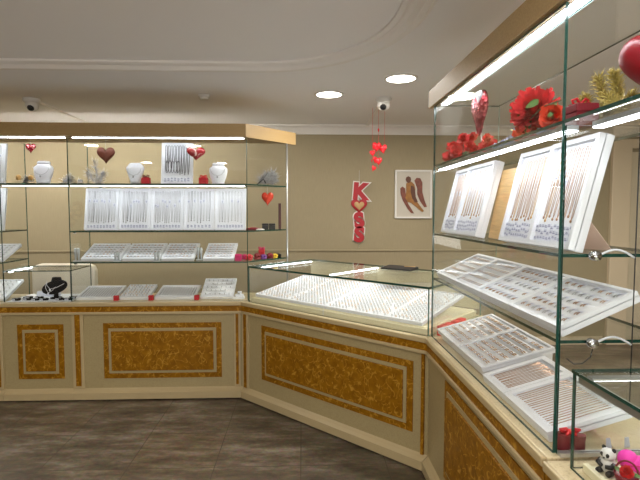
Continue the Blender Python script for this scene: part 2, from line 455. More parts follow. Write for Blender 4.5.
# ------------------------------------------------------------------ downlights, cameras, detector
def downlight(x, y, label, power=8):
    t = thing('ceiling_downlight', label, 'ceiling light', (x, y, CEIL), group='round ceiling downlights')
    rim = MB(); rim.lathe([(.100, 0), (.116, 0), (.114, -.008), (.100, -.010), (.098, -.004)], 28)
    part(t, 'rim', rim, 'plasticw')
    part(t, 'diffuser', MB().lathe([(.001, -.0065), (.099, -.0065), (.099, -.002), (.001, -.002)], 28), 'lamp')
    l = bpy.data.lights.new('downlight_glow', 'AREA'); l.shape = 'DISK'; l.size = .19; l.energy = power; l.color = (1, .945, .86)
    lo = bpy.data.objects.new('downlight_glow', l); COL.objects.link(lo); lo.location = (x, y, CEIL - .02)
    return t
downlight(.216, 3.81, 'round glowing ceiling downlight above the left end of the diagonal counter')
downlight(.69, 3.345, 'round glowing ceiling downlight nearer the right-hand showcase canopy')
downlight(1.30, 3.80, 'round glowing ceiling downlight seen through the right tall showcase')
for x, y, w in ((-2.9, .9, 'left'), (-1.5, .9, 'middle'), (-.1, .6, 'right'), (-2.9, -1.4, 'left rear'), (-1.5, -1.4, 'centre rear'), (.2, -1.4, 'right rear')):
    downlight(x, y, 'round ceiling downlight over the shop floor behind the camera, ' + w + ' one', 12)  # out-of-view lamps added for the room's ambient light
downlight(2.6, 2.6, 'round ceiling downlight over the staff aisle at the right', 55)  # lamp added out of view to lift the right wall
downlight(-3.75, 4.6, 'round ceiling downlight over the staff aisle beyond the left edge', 18)  # lamp added out of view to brighten the left aisle

# unseen shop front glazing added behind the viewer, its lamp filling the ceiling
wn = struct('window_1', MB().box(-1.25, 2.85, YF + .001, YF + .03, .3, 2.2), 'alu')
struct('window_pane', MB().box(-1.20, 2.80, YF + .031, YF + .034, .35, 2.15), 'glass_top', parent=wn)
l = bpy.data.lights.new('daylight', 'AREA'); l.shape = 'RECTANGLE'; l.size = 4.0; l.size_y = 1.7; l.energy = 165; l.color = (1, .97, .92)
lo = bpy.data.objects.new('daylight', l); COL.objects.link(lo); lo.location = (.8, YF + .05, 1.25); lo.rotation_euler = (PI / 2 + .55, 0, 0)

def dome_camera(x, y, label, look, to):
    t = thing('security_camera', label, 'security camera', (x, y, CEIL), group='dome cameras on the ceiling')
    q_ = 1.3
    part(t, 'base', MB().lathe([(.001, 0), (.064, 0), (.067, -.006), (.063, -.030), (.055, -.036), (.001, -.036)], 24), 'plasticw', label='white round mounting base')
    part(t, 'housing', MB().ell((0, 0, -.054), (.052, .052, .050), 18, 11), 'plasticw')
    d = Vector(look).normalized(); c = Vector((0, 0, -.058)) + d * .036
    q = d.to_track_quat('Z', 'Y').to_matrix()
    part(t, 'lens', MB().ell(c, (.028, .028, .020), 14, 9, 0, q), 'black', label='black glassy lens')
    ch = MB(); a = Vector((x, y, 0)); b = Vector(to); dd = (b - a).xy.normalized(); n2 = Vector((-dd.y, dd.x)) * .016
    a = a.xy + dd * .070; b = b.xy
    poly = [a - n2, b - n2, b + n2, a + n2]
    ch.prism([(p.x, p.y) for p in poly], CEIL - .016, CEIL)
    single('cable_channel', ch, 'ceil_mould', 'thin cable channel on the ceiling running back from the ' + ('left' if x < 0 else 'right') + '-hand dome camera', 'cable channel', group='ceiling cable channels')
dome_camera(.673, 3.94, 'white dome security camera above the hanging heart garland', (-.25, -.9, -.5), (.70, 5.10, 0))
dome_camera(-2.226, 4.07, 'white dome security camera above the left wall showcase', (.15, -.85, -.55), (-2.235, 5.10, 0))
t = thing('smoke_detector', 'small round smoke detector on the ceiling above the left showcase', 'smoke detector', (-.779, 3.90, CEIL))
part(t, 'base', MB().lathe([(.001, 0), (.048, 0), (.048, -.012), (.001, -.012)], 22), 'plasticw')
part(t, 'sensor_cap', MB().lathe([(.034, -.012), (.036, -.022), (.028, -.032), (.001, -.034)], 22), 'plasticw')

# ------------------------------------------------------------------ counters
UA = math.atan2(-1.135, 1.187)                      # heading of the diagonal counter
Bc = Vector((-.487, 3.765)); Cc = Vector((.70, 2.63))
u = (Cc - Bc).normalized(); nv = Vector((-u.y, u.x)); LD = (Cc - Bc).length
def P2(s, n): q = Bc + u * s + nv * n; return (q.x, q.y)

def counter_unit(label, loc, rz, x0, x1, panels, pilasters, zt=.69, depth=.42, ka=0, kb=0):
    # local frame: x along the front, y into the counter, front face at y=.02
    t = thing('counter_cabinet', label, 'counter', loc, rz, group='amber and cream counter cabinets')
    A = lambda y: x0 - ka * y
    B = lambda y: x1 + kb * y
    part(t, 'body', MB().prism([(A(.022), .022), (B(.022), .022), (B(depth), depth), (A(depth), depth)], .064, zt), 'cream')
    pl = MB(); prof = [(-.015, .012), (-.015, .064), (.006, .078), (.022, .094), (.022, .012)]
    pl.loft([[(A(y), y, z) for y, z in prof], [(B(y), y, z) for y, z in prof]], smooth=False)
    part(t, 'plinth', pl, 'cream_hi', label='cream plinth with a sloped top')
    part(t, 'toe_gap', MB().box(x0, x1, .02, .05, 0, .014), 'dark', label='dark gap under the plinth')  # solid strip coloured dark in place of shade
    for a, b, z0, z1 in panels:
        fr = MB(); w = .042; y0, y1 = .017, .024
        fr.box(a, b, y0, y1, z1 - w, z1).box(a, b, y0, y1, z0, z0 + w).box(a, a + w, y0, y1, z0 + w, z1 - w).box(b - w, b, y0, y1, z0 + w, z1 - w)
        part(t, 'panel_border', fr, 'amber', label='amber swirled rectangular border')
        i = .064
        part(t, 'raised_panel', MB().box(a + i, b - i, .003, .024, z0 + i, z1 - i), 'amber', .003, label='raised amber swirled panel')
        part(t, 'panel_bead', MB().box(a + w, b - w, .013, .0235, z0 + w, z1 - w), 'cream', label='cream bead between border and panel')
    for a, b in pilasters:
        k = (b - a) * .27
        part(t, 'pilaster', MB().box(a, b, .010, .0235, .094, zt), 'cream_hi', .002)
        part(t, 'pilaster_inlay', MB().box(a + k, b - k, .006, .0235, .115, zt), 'amber', label='amber strip let into the pilaster')
    return t

# left run: local origin at x=0 world, front at Y=3.765
counter_unit('cream counter cabinet at the far left edge, mostly out of view', (0, 3.765, 0), 0, -3.10, -2.352, [(-2.95, -2.45, .175, .612)], [(-2.43, -2.36)])
counter_unit('narrow cream counter cabinet with a near-square amber panel', (0, 3.765, 0), 0, -2.35, -1.822, [(-2.246, -1.889, .175, .612)], [])
counter_unit('wide cream counter cabinet with a long amber panel under the left showcase', (0, 3.765, 0), 0, -1.82, -.487, [(-1.579, -.647, .172, .618)], [(-1.82, -1.731), (-.545, -.497)], kb=.40)
ct = counter_unit('diagonal cream counter cabinet with the longest amber panel', (Bc.x, Bc.y, 0), UA, .002, LD - .002, [(.222, 1.552, .205, .628)], [], depth=.78, ka=.40, kb=.426)
for a, b in ((.015, .052), (LD - .032, LD - .014)): part(ct, 'corner_strip', MB().box(a, b, .008, .024, .094, .69), 'amber', label='narrow amber strip at the corner')
for a, b in ((.052, .072), (.004, .015)): part(ct, 'corner_post', MB().box(a, b, .006, .024, .094, .69), 'cream_hi', .002)
# right run: local x runs toward the viewer (-Y), y into +X
counter_unit('cream counter cabinet under the right tall showcase, seen at a steep angle', (.70, 2.63, 0), -PI / 2, .002, 1.315, [(.31, 1.22, .155, .655)], [], depth=.44, ka=.426)
counter_unit('cream counter cabinet nearest the camera at the lower right corner', (.70, 2.63, 0), -PI / 2, 1.325, 2.45, [(1.47, 2.3, .155, .655)], [(1.33, 1.40)], zt=.682, depth=.44)

def worktop(label, poly, edge, z0=.69, mat='stone', cap=.785, ka=0, kb=0):
    # edge: front polyline (list of plan points), poly: whole outline of the slab
    c = Vector((sum(p[0] for p in poly) / len(poly), sum(p[1] for p in poly) / len(poly), z0))
    t = thing('worktop', label, 'worktop', c, group='speckled cream worktops')
    part(t, 'slab', MB().prism(poly, cap - .028, cap), mat, .004, world=True)
    def run(y0, y1, za, zb, m, nm, lab, bev=0):
        a, b = Vector(edge[0]), Vector(edge[1]); d = (b - a).normalized(); n2 = Vector((-d.y, d.x))
        q = [a + n2 * y0 - d * ka * y0, b + n2 * y0 + d * kb * y0, b + n2 * y1 + d * kb * y1, a + n2 * y1 - d * ka * y1]
        part(t, nm, MB().prism([(p.x, p.y) for p in q], za, zb), m, bev, label=lab, world=True)
    run(-.002, .03, z0, z0 + .020, 'cream_hi', 'lower_bead', 'cream bead under the amber band', .004)
    run(.006, .03, z0 + .020, cap - .030, 'amber', 'fascia_band', 'amber swirled band under the worktop')
    run(-.004, .012, cap - .030, cap + .0005, 'cream_hi', 'top_bead', 'rounded cream front edge', .005)
    return t
worktop('long worktop under the left wall showcases', [(-3.1, 3.778), (Bc.x + .003, 3.778), P2(0, .60), (-3.1, 4.20)], [(-3.1, 3.765), (Bc.x - .0005, 3.765)], kb=.40)
worktop('diagonal worktop under the low ring showcase', [P2(.006, .0125), P2(LD - .006, .0125), P2(LD - .0015, .80), P2(.0015, .80)], [P2(.0005, 0), P2(LD - .0005, 0)], ka=.40, kb=.426)
worktop('right worktop under the tall showcase', [(.7125, 1.318), (1.16, 1.318), (1.16, 3.08), P2(LD + .001, .40), P2(LD + .001, .018), (.7125, 2.620)], [(.70, 2.6295), (.70, 1.318)], ka=.426)
worktop('near worktop under the low glass case of trinkets', [(.705, .18), (1.60, .18), (1.60, 1.311), (.705, 1.311)], [(.698, 1.311), (.698, .18)], cap=.780, z0=.682)

# ------------------------------------------------------------------ showcases
G1 = ['glass', 'gedge']; G2 = ['glass_top', 'gedge']
YG, YB = 3.815, 4.17
CH0 = (-.441, YG); CH1 = (-.131, YB)
def led(t, pts, w=.022, h=.012, m='led', name='led_strip', label='lit white LED strip', body='alu'):
    # aluminium channel with a glowing face below; pts = two ends in room coordinates at the channel's top
    a, b = Vector(pts[0]), Vector(pts[1]); d = (b - a).normalized(); s2 = Vector((-d.y, d.x, 0)).normalized() * w / 2; up = Vector((0, 0, h))
    lo = [a - s2 - up, b - s2 - up, b + s2 - up, a + s2 - up]
    o = part(t, name, MB().hexa(lo + [p + up for p in lo]), body, label=label, world=True)
    lo2 = [a - s2 * .85 - up * 1.25, b - s2 * .85 - up * 1.25, b + s2 * .85 - up * 1.25, a + s2 * .85 - up * 1.25]
    mb = MB().hexa(lo2 + [p + up * .24 for p in lo2])
    part(o, 'diffuser', mb, m, world=True)
    return o
def shelf_part(t, poly, z, name='shelf', th=.010):
    return part(t, name, MB().prism(poly, z - th, z, 0, 1), G2, world=True)
def clip(t, x, y, z):
    return part(t, 'shelf_clip', MB().lathe([(.001, 0), (.011, 0), (.011, .016), (.001, .016)], 12).xform(Matrix.Translation((x, y, z - .02))), 'chrome', world=True)

LS1, LS2, LS3 = 1.723, 1.348, 1.101
ZC = .786
t = thing('tall_showcase', 'tall glass showcase of necklace boards on the left counter', 'showcase', (-1.1, 4.0, ZC), group='tall glass showcases')
part(t, 'front_pane', MB().pane((-1.832, YG), CH0, ZC, 2.078), G1, world=True)
part(t, 'end_pane', MB().pane((CH0[0] + .004, CH0[1] + .004), CH1, ZC, 2.078), G1, label='angled glass end pane', world=True)
part(t, 'side_pane', MB().pane((-1.832, YG + .004), (-1.832, YB), ZC, 2.078), G1, world=True)
poly = [(-1.828, YG + .004), (CH0[0] - .003, YG + .004), (CH1[0] - .006, YB), (-1.828, YB)]
for z in (LS1, LS2, LS3):
    shelf_part(t, poly, z)
led(t, [(-1.82, YG + .022, LS1 - .009), (-.46, YG + .022, LS1 - .009)], .02, .010)
for x in (-1.81, -1.72, -.48):
    clip(t, x, YG + .05 if x < -1.8 or x > -1 else YB - .02, LS1 - .001)
for z in (LS2, LS3): clip(t, -1.81, YG + .04, z - .002)
part(t, 'end_post', MB().lathe([(.007, 0), (.007, 2.088 - ZC)], 12, (CH1[0] + .002, CH1[1] - .004, ZC)), 'alu', world=True)
# far-left showcase
t = thing('tall_showcase', 'tall glass showcase cut by the left edge of the photo', 'showcase', (-2.7, 4.0, ZC), group='tall glass showcases')
part(t, 'front_pane', MB().pane((-3.05, YG), (-2.357, YG), ZC, 2.078), G1, world=True)
part(t, 'side_pane', MB().pane((-2.357, YG + .004), (-2.357, YB), ZC, 2.078), G1, world=True)
polyl = [(-3.05, YG + .004), (-2.361, YG + .004), (-2.361, YB), (-3.05, YB)]
for z in (LS1, LS2, LS3): shelf_part(t, polyl, z)
led(t, [(-3.04, YG + .022, LS1 - .009), (-2.37, YG + .022, LS1 - .009)], .02, .010)
# bridge shelf and low case between them
t = thing('glass_shelf', 'glass shelf bridging the gap above the low left showcase', 'shelf', (-2.1, 4.0, LS1), group='bridging glass shelves')
shelf_part(t, [(-2.353, YG), (-1.836, YG), (-1.836, YB), (-2.353, YB)], LS1, 'glass_plate')
led(t, [(-2.345, YG + .022, LS1 - .009), (-1.845, YG + .022, LS1 - .009)], .02, .010, 'led_soft')
t = thing('low_showcase', 'low glass showcase with the black bust between two tall left showcases', 'showcase', (-2.1, 4.0, ZC), group='low glass showcases')
part(t, 'front_pane', MB().pane((-2.352, YG), (-1.837, YG), ZC, 1.028), G1, world=True)
part(t, 'top_pane', MB().prism([(-2.352, YG - .004), (-1.837, YG - .004), (-1.837, YB), (-2.352, YB)], 1.028, 1.036, 0, 1), G2, world=True)
part(t, 'floor_mat', MB().box(-2.345, -1.842, YG + .01, YB, ZC, ZC + .004), 'pad', label='white base mat', world=True)
led(t, [(-2.325, YG + .03, 1.0275), (-2.325, YB - .01, 1.0275)], .018, .008, 'led_soft', body='led_soft')

# canopy over the left showcases
t = thing('showcase_canopy', 'beige canopy board along the top of the left showcases', 'canopy', (-1.6, 4.0, 2.09), group='beige showcase canopies')
HB, HT = 2.090, 2.192
cpoly = [(-3.1, YG), (CH0[0], YG), (CH1[0] + .035, YB + .05), (-3.1, YB + .05)]
part(t, 'roof_board', MB().prism([(-3.1, YG + .012), (CH0[0] - .004, YG + .012), (CH1[0] + .03, YB + .045), (-3.1, YB + .045)], HB + .006, HT - .004), 'canopy', world=True)
part(t, 'front_fascia', MB().box(-3.1, CH0[0], YG - .010, YG + .011, HB, HT), 'canopy', .001, world=True)
dc = (Vector(CH1) - Vector(CH0)).normalized(); nc = Vector((dc.y, -dc.x)) * .012
a = Vector(CH0) + Vector((.001, -.010)); b = Vector(CH1) + dc * .105
part(t, 'end_fascia', MB().prism([(a.x, a.y), (b.x + nc.x, b.y + nc.y), (b.x - nc.x, b.y - nc.y), (CH0[0] + .001, CH0[1] + .014)], HB - .001, HT + .001), 'canopy', world=True)
led(t, [(-3.05, YG + .030, HB + .005), (-1.86, YG + .030, HB + .005)], .026, .012)
led(t, [(-1.80, YG + .030, HB + .005), (-.46, YG + .030, HB + .005)], .026, .012)

o = part(t, 'led_strip', MB().box(-3.05, -.85, YB + .051, YB + .058, 2.125, 2.165).box(-3.05, -.85, YB + .051, YB + .105, 2.1655, 2.169), 'alu', label='LED strip on the back of the canopy lighting the staff aisle', world=True)  # hidden strip added to brighten the aisle wall, lip shields the ceiling
part(o, 'diffuser', MB().box(-3.04, -.86, YB + .0585, YB + .062, 2.128, 2.162), 'led_aisle', world=True)

# low diagonal ring showcase; local frame x=s, y=n
t = thing('low_showcase', 'long low glass showcase full of ring trays on the diagonal counter', 'showcase', (Bc.x, Bc.y, ZC), UA, group='low glass showcases')
s0, s1, nb = .047, 1.632, .775; zt = 1.071 - ZC
part(t, 'front_pane', MB().pane((s0, .042), (s1, .042), 0, zt - .0131), G1)
part(t, 'side_pane', MB().pane((s0, .047), (s0, nb), 0, zt - .0131), G1)
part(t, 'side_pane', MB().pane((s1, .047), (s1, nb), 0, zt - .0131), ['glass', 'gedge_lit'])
part(t, 'top_pane', MB().prism([(s0 - .004, .038), (s1 + .004, .038), (s1 + .004, nb), (s0 - .004, nb)], zt - .013, zt, 0, 1), G2)
part(t, 'platform', MB().box(s0 + .02, s1 - .02, .058, nb - .02, 0, .034).box(s0 + .035, s1 - .035, .07, nb - .02, .034, .040), 'platform', .002, label='cream stepped base')
for a, b in ((s0 + .008, .775), (.785, s1 - .008)):
    part(t, 'back_panel', MB().box(a, b, nb - .016, nb, .045, zt - .0135), 'back', .002, label='cream rear door panel')
part(t, 'base_joint', MB().box(.815, .823, .056, .062, .002, .040), 'plasticw')
for s in (s0 + .03, .795):
    a = P2(s, .16); b = P2(s, nb - .03)
    led(t, [(a[0], a[1], 1.0575), (b[0], b[1], 1.0575)], .018, .008, 'led_soft', body='led_soft')

# right tall showcase
XG, XBk = .745, 1.11
RS1, RS2, RS3 = 1.760, 1.378, 1.124
YN, YFa = 1.338, 2.670
t = thing('tall_showcase', 'tall glass showcase of gold chains and earring trays on the right counter', 'showcase', (.93, 2.0, ZC), group='tall glass showcases')
part(t, 'front_pane', MB().pane((XG, YN + .004), (XG, YFa), ZC, 2.088, .009), ['glass_clear', 'gedge'], world=True)
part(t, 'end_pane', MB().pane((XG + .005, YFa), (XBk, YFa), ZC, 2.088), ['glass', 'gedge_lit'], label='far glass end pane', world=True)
part(t, 'side_pane', MB().pane((XG + .005, YN), (XBk, YN), ZC, 1.745, .009), G1, label='near glass end pane', world=True)
rp = [(XG + .005, YN + .006), (XBk, YN + .006), (XBk, YFa - .004), (XG + .005, YFa - .004)]
shelf_part(t, [(XG - .002, .25), (XBk, .25), (XBk, YFa - .004), (XG - .002, YFa - .004)], RS1, th=.010)
shelf_part(t, rp, RS2); shelf_part(t, rp, RS3)
part(t, 'roof_pane', MB().prism([(.816, .25), (XBk, .25), (XBk, YFa + .004), (.816, YFa + .004)], 2.090, 2.096, 0, 1), G2, label='clear glass roof pane', world=True)
led(t, [(XG + .035, 2.64, RS1 - .011), (XG + .035, 1.36, RS1 - .011)], .040, .014, 'led_right')
led(t, [(XG + .075, 1.30, RS1 - .011), (XG + .075, .3, RS1 - .011)], .036, .014, 'led_soft')
for z in (RS2, RS3):
    c = part(t, 'shelf_clamp', MB().lathe([(.001, 0), (.014, 0), (.014, .022), (.001, .022)], 16).xform(Matrix.Translation((.838, YN - .026, z - .004)) @ Matrix.Rotation(-PI / 2, 4, 'X')), 'chrome', label='round chrome shelf clamp', world=True)
    pts = [(.85 + .105 * k / 10, YN - .012, z - .004 + .020 * math.sin(PI * k / 10) - .006 * k / 10) for k in range(11)]
    part(t, 'cable', MB().tube(pts, .0035, 6), 'acrylic', label='clear cable looping from the clamp', world=True)
part(t, 'cable', MB().tube([(.958, YN - .012, z) for z in (ZC + .12, 1.1, 1.4, 1.745)], .0018, 5), 'black', label='thin upright cable', world=True)
part(t, 'cable', MB().tube([(.790, YN + .03, 1.062), (.812, YN + .03, 1.045), (.838, YN + .03, 1.046), (.862, YN + .03, 1.065), (.874, YN + .03, 1.11)], .0022, 5), 'black', label='black cable sagging under the shelf', world=True)
part(t, 'door_track', MB().box(XG + .005, XBk + .3, YN - .012, YN - .004 - .0005, ZC, ZC + .012).box(XG + .005, XBk + .3, YN - .024, YN - .018, ZC, ZC + .012), 'alu', label='aluminium door track', world=True)
# canopy over it
t = thing('showcase_canopy', 'beige canopy board along the top of the right showcase', 'canopy', (.75, 1.5, 2.09), group='beige showcase canopies')
part(t, 'front_fascia', MB().box(.728, .752, .2, 2.745, 2.092, 2.186), 'canopy', .001, world=True)
part(t, 'soffit', MB().box(.7525, .77, .2, 2.742, 2.098, 2.115), 'canopy', world=True)
part(t, 'roof_board', MB().box(.7525, .80, .2, 2.742, 2.1155, 2.17), 'canopy', world=True)
led(t, [(.7925, 2.655, 2.1145), (.7925, .25, 2.1145)], .036, .018)

# near low showcase
t = thing('low_showcase', 'low glass showcase of trinkets at the lower right corner', 'showcase', (1.0, .8, .781), group='low glass showcases')
zb = .781
part(t, 'front_pane', MB().pane((.755, 1.268), (.755, .22), zb, 1.052, .007), G1, world=True)
part(t, 'side_pane', MB().pane((.760, 1.268), (1.55, 1.268), zb, 1.052, .006), G1, world=True)
part(t, 'top_pane', MB().prism([(.750, .22), (1.55, .22), (1.55, 1.272), (.750, 1.272)], 1.053, 1.062, 0, 1), G2, world=True)
part(t, 'floor_mat', MB().box(.80, 1.54, .24, 1.255, zb, zb + .010), 'platform', label='cream base mat', world=True)
part(t, 'front_rail', MB().box(.776, .792, .24, 1.25, zb, zb + .024), 'platform', .003, label='raised cream rail behind the glass', world=True)
o = led(t, [(.78, 1.235, 1.052), (1.45, 1.235, 1.052)], .028, .006, 'led_soft')
dots = MB()
for k in range(26): dots.box(.79 + k * .025, .798 + k * .025, 1.231, 1.239, 1.0425, 1.0445)
part(o, 'led_chips', dots, 'led', world=True)
part(t, 'frame_rail', MB().box(.763, .771, .24, 1.26, 1.028, 1.0525), 'alu', label='grey rail under the front of the top', world=True)

# ------------------------------------------------------------------ trays and boards
def tray_mesh(L, W, H, rim=.012, ridges=0, cols=0, mi=0):
    fr = MB().box(0, L, 0, W, 0, H * .55)
    fr.box(0, L, 0, rim, H * .55, H).box(0, L, W - rim, W, H * .55, H).box(0, rim, rim, W - rim, H * .55, H).box(L - rim, L, rim, W - rim, H * .55, H)
    pd = MB(); pz = H * .55
    if ridges:
        n = ridges; w = (W - 2 * rim) / n
        for i in range(n):
            y = rim + i * w
            prof = [(y, pz + .0002), (y + w * .12, pz + .003), (y + w * .3, pz + .006), (y + w * .7, pz + .006), (y + w * .88, pz + .003), (y + w, pz + .0002)]
            pd.loft([[(rim, a, b) for a, b in prof], [(L - rim, a, b) for a, b in prof]], smooth=False)
    elif cols:
        n = cols; w = (L - 2 * rim) / n
        for i in range(n):
            x = rim + i * w
            prof = [(x, pz + .0002), (x + w * .2, pz + .004), (x + w * .8, pz + .004), (x + w, pz + .0002)]
            pd.loft([[(a, rim, b) for a, b in prof], [(a, W - rim, b) for a, b in prof]], smooth=False)
    else:
        pd.box(rim, L - rim, rim, W - rim, pz, pz + .003)
    return fr, pd
def tray(name, label, cat, group, loc, rz, tilt, L, W, H, **k):
    t = thing(name, label, cat, loc, rz, tilt, group)
    fr, pd = tray_mesh(L, W, H, **k)
    part(t, 'tray_rim' if name == 'jewellery_tray' else 'board_frame', fr, 'white', .0015)
    part(t, 'pad', pd, 'pad')
    t['padz'] = H * .55
    return t
def place(proto, tr, x, y, z, rz=0, rx=0, label=None, group=None, first=[None]):
    m = tr.matrix_basis @ Matrix.Translation((x, y, z)) @ Matrix.Rotation(rz, 4, 'Z') @ Matrix.Rotation(rx, 4, 'X')
    return dup(proto, m, label, group)

# prototypes (placed for the first time, copied after)
def ring_mesh(mats, r=.0062, w=.0013):
    mb = MB()
    for i in (0,):
        mb.tube([(0, r * math.cos(2 * PI * k / 14), r + r * math.sin(2 * PI * k / 14)) for k in range(14)], w, 6, 0, True)
    mb.ell((0, 0, 2 * r + .001), (.0024, .0024, .002), 8, 6, 1)
    return mb.mesh('ring', mats)
RINGS = [ring_mesh(['silver', 'dsilver']), ring_mesh(['gold', 'silver']), ring_mesh(['silver', 'gold'])]
def earring_mesh(mats, L=.020, q=1):
    mb = MB()
    for x in (-.0045, .0045):
        mb.tube([(x, -L / 2, .0035), (x, -L / 6, .005), (x, L / 4, .004), (x, L / 2, .003)], [.0010 * q, .0017 * q, .0014 * q, .0009 * q], 6, 0)
        mb.ell((x, -L / 2 + .002, .004), (.0022, .0022, .0020), 8, 6, 0)
    mb.box(-.010, .010, L / 2 + .001, L / 2 + .014, .0004, .0012, 1)
    mb.box(-.007, .007, L / 2 + .004, L / 2 + .006, .0013, .0015, 2)
    return mb.mesh('earring', mats)
EARS = [earring_mesh(['gold', 'tag', 'ink']), earring_mesh(['rose_gold', 'tag', 'ink'], .016), earring_mesh(['silver', 'tag', 'ink'], .018), earring_mesh(['gold', 'tag', 'ink'], .027, 1.5)]
class Kind:
    """first use creates the object from the mesh, later uses copy it"""
    def __init__(s, name, me, cat): s.name, s.me, s.cat, s.o = name, me, cat, None
    def put(s, m, label, group):
        if s.o is None:
            s.o = link(s.name, s.me); s.o.matrix_world = m; tag(s.o, label, s.cat, group); return s.o
        c = s.o.copy(); COL.objects.link(c); c.matrix_world = m; c['label'] = label; c['group'] = group; return c
RK = [Kind('ring', m, 'ring') for m in RINGS]
EK = [Kind('earring_pair', m, 'earrings') for m in EARS]
def on(tr, x, y, z, rz=0, rx=0): return tr.matrix_basis @ Matrix.Translation((x, y, z)) @ Matrix.Rotation(rz, 4, 'Z') @ Matrix.Rotation(rx, 4, 'X')

POOL = {'ring': [], 'earring_pair': []}
def fill_rings(tr, L, W, H, nx, ny, label, group, rim=.02, kinds=(0, 1, 2), skip=.06, dz=.0084):
    for j in range(ny):
        for i in range(nx):
            if R.random() < skip: continue
            x = rim + (L - 2 * rim) * (i + .5) / nx + R.uniform(-.002, .002); y = rim + (W - 2 * rim) * (j + .5) / ny
            POOL['ring'].append((on(tr, x, y, H * .55 + dz, R.uniform(-.3, .3)), R.choice(kinds), label, group))
def fill_ears(tr, L, W, H, nx, ny, label, group, rim=.02, kinds=(0, 1), rz=0, skip=.05, dz=.0074):
    for j in range(ny):
        for i in range(nx):
            if R.random() < skip: continue
            x = rim + (L - 2 * rim) * (i + .5) / nx + R.uniform(-.002, .002); y = rim + (W - 2 * rim) * (j + .5) / ny
            POOL['earring_pair'].append((on(tr, x, y, H * .55 + dz, rz + R.uniform(-.12, .12)), R.choice(kinds), label, group))

# chains hung on boards: local x across, y up the board, z off the face
def chain_mesh(L, w, mats, tagat=None, r=.0013, drop=0):
    mb = MB(); n = 8
    pts = [(-w / 2, 0, .004), (-w / 2 - .001, -L * .5, .004), (-w / 4, -L + .01, .004), (0, -L, .005), (w / 4, -L + .01, .004), (w / 2 + .001, -L * .5, .004), (w / 2, 0, .004), (0, .006, .005)]
    mb.tube(pts, r, 5, 0, True)
    mb.ell((0, -L - .004, .0055), (.0042, .006, .003), 8, 6, 0)
    if tagat is not None:
        mb.box(-.008, .008, -L * tagat - .018, -L * tagat + .010, .0062, .0068, 1)
        mb.box(-.006, .006, -L * tagat - .006, -L * tagat - .003, .0069, .0071, 2)
        mb.box(-.006, .004, -L * tagat - .012, -L * tagat - .010, .0069, .0071, 2)
    return mb.mesh('chain_necklace', mats)
CK = {}
def chain(tr, x, y, L, w, metal, tagat, label, group, r=.0013):
    key = (round(L, 3), w, metal, tagat, r)
    if key not in CK: CK[key] = Kind('chain_necklace', chain_mesh(L, w, [metal, 'tag', 'ink'], tagat, r), 'necklace')
    CK[key].put(on(tr, x, y, float(tr['padz']) + .0032, R.uniform(-.02, .02)), label, group)
def price_row(tr, L, y0, y1, n, rows=2):
    """row of folded price tags pinned along the foot of the board: part of the board's look"""
    mb = MB(); z = float(tr['padz']) + .0034
    for i in range(n):
        x = .02 + (L - .04) * (i + .5) / n
        for k in range(rows):
            yy = y0 + (y1 - y0) * (k + R.random() * .5) / rows
            mb.box(x - .010, x + .010, yy, yy + .014, z + .0055 + k * .0008, z + .006 + k * .0008, 0)
            mb.box(x - .007, x + .007, yy + .004, yy + .007, z + .0061 + k * .0008, z + .0064 + k * .0008, 1)
            mb.box(x - .007, x + .003, yy + .009, yy + .011, z + .0061 + k * .0008, z + .0064 + k * .0008, 1)
    o = part(tr, 'price_tags', mb, ['tag', 'ink'], label='row of printed paper price tags'); o['kind'] = 'stuff'
T80 = D2R(80)
places = ('leftmost board, beside the brown heart box', 'second board from the brown heart box', 'middle board of the row of five', 'fourth board, second from the angled glass end', 'last board, beside the angled glass end')
xs = [(-1.765, -1.497), (-1.492, -1.237), (-1.233, -.972), (-.966, -.722), (-.716, -.462)]
for i, (a, b) in enumerate(xs):
    L = b - a; W = .345
    tr = tray('necklace_board', 'white necklace display board on the middle shelf, ' + places[i], 'necklace board', 'necklace boards on the left middle shelf', (a, 3.935, LS2 + .0006), 0, T80, L, W, .022, rim=.010)
    price_row(tr, L, .016, .036, 9 if i != 3 else 7)
    n = (11, 10, 11, 8, 8)[i]
    lab = 'fine silver chain hanging on the ' + ('leftmost', 'second', 'middle', 'fourth', 'last')[i] + ' board of the left middle shelf'
    for k in range(n):
        x = .024 + (L - .048) * (k + .5) / n
        q = R.random()
        ta = None if q < .45 else (.30 if q < .8 else .45)
        if i >= 3: ta = None if q < .8 else .3
        metal = 'dsilver' if R.random() < .22 else 'silver'
        chain(tr, x, W - .028 - R.choice((0, .006)), R.choice((.235, .245)), .009, metal, ta, lab, 'chains on the ' + ('leftmost', 'second', 'middle', 'fourth', 'last')[i] + ' left board')
# upper shelf board with heavier necklaces
tr = tray('necklace_board', 'white board of dark looped necklaces on the left top shelf', 'necklace board', None, (-1.139, 3.93, LS1 + .0006), 0, D2R(82), .252, .338, .022, rim=.010)
price_row(tr, .252, .016, .044, 8)
for k in range(9):
    x = .026 + .2 * (k + .5) / 9
    chain(tr, x, .31, (.20, .13, .19, .12, .215, .225, .22, .23, .225)[k], .013, 'dsilver', None, 'dark looped necklace on the left top shelf board', 'necklaces on the left top shelf board', .0022)
mb = MB()
for k in range(5):
    cx = .045 + k * .022
    mb.tube([(cx + .012 * math.sin(q) - .004 * k * 0, .14 + .05 * math.cos(q), .018) for q in [2 * PI * j / 12 for j in range(12)]], .0022, 5, 0, True)
single('bead_bracelets', mb, 'dsilver', 'tangle of dark bead loops clipped on the left top shelf board', 'beads', mat=on(tr, 0, 0, .002))
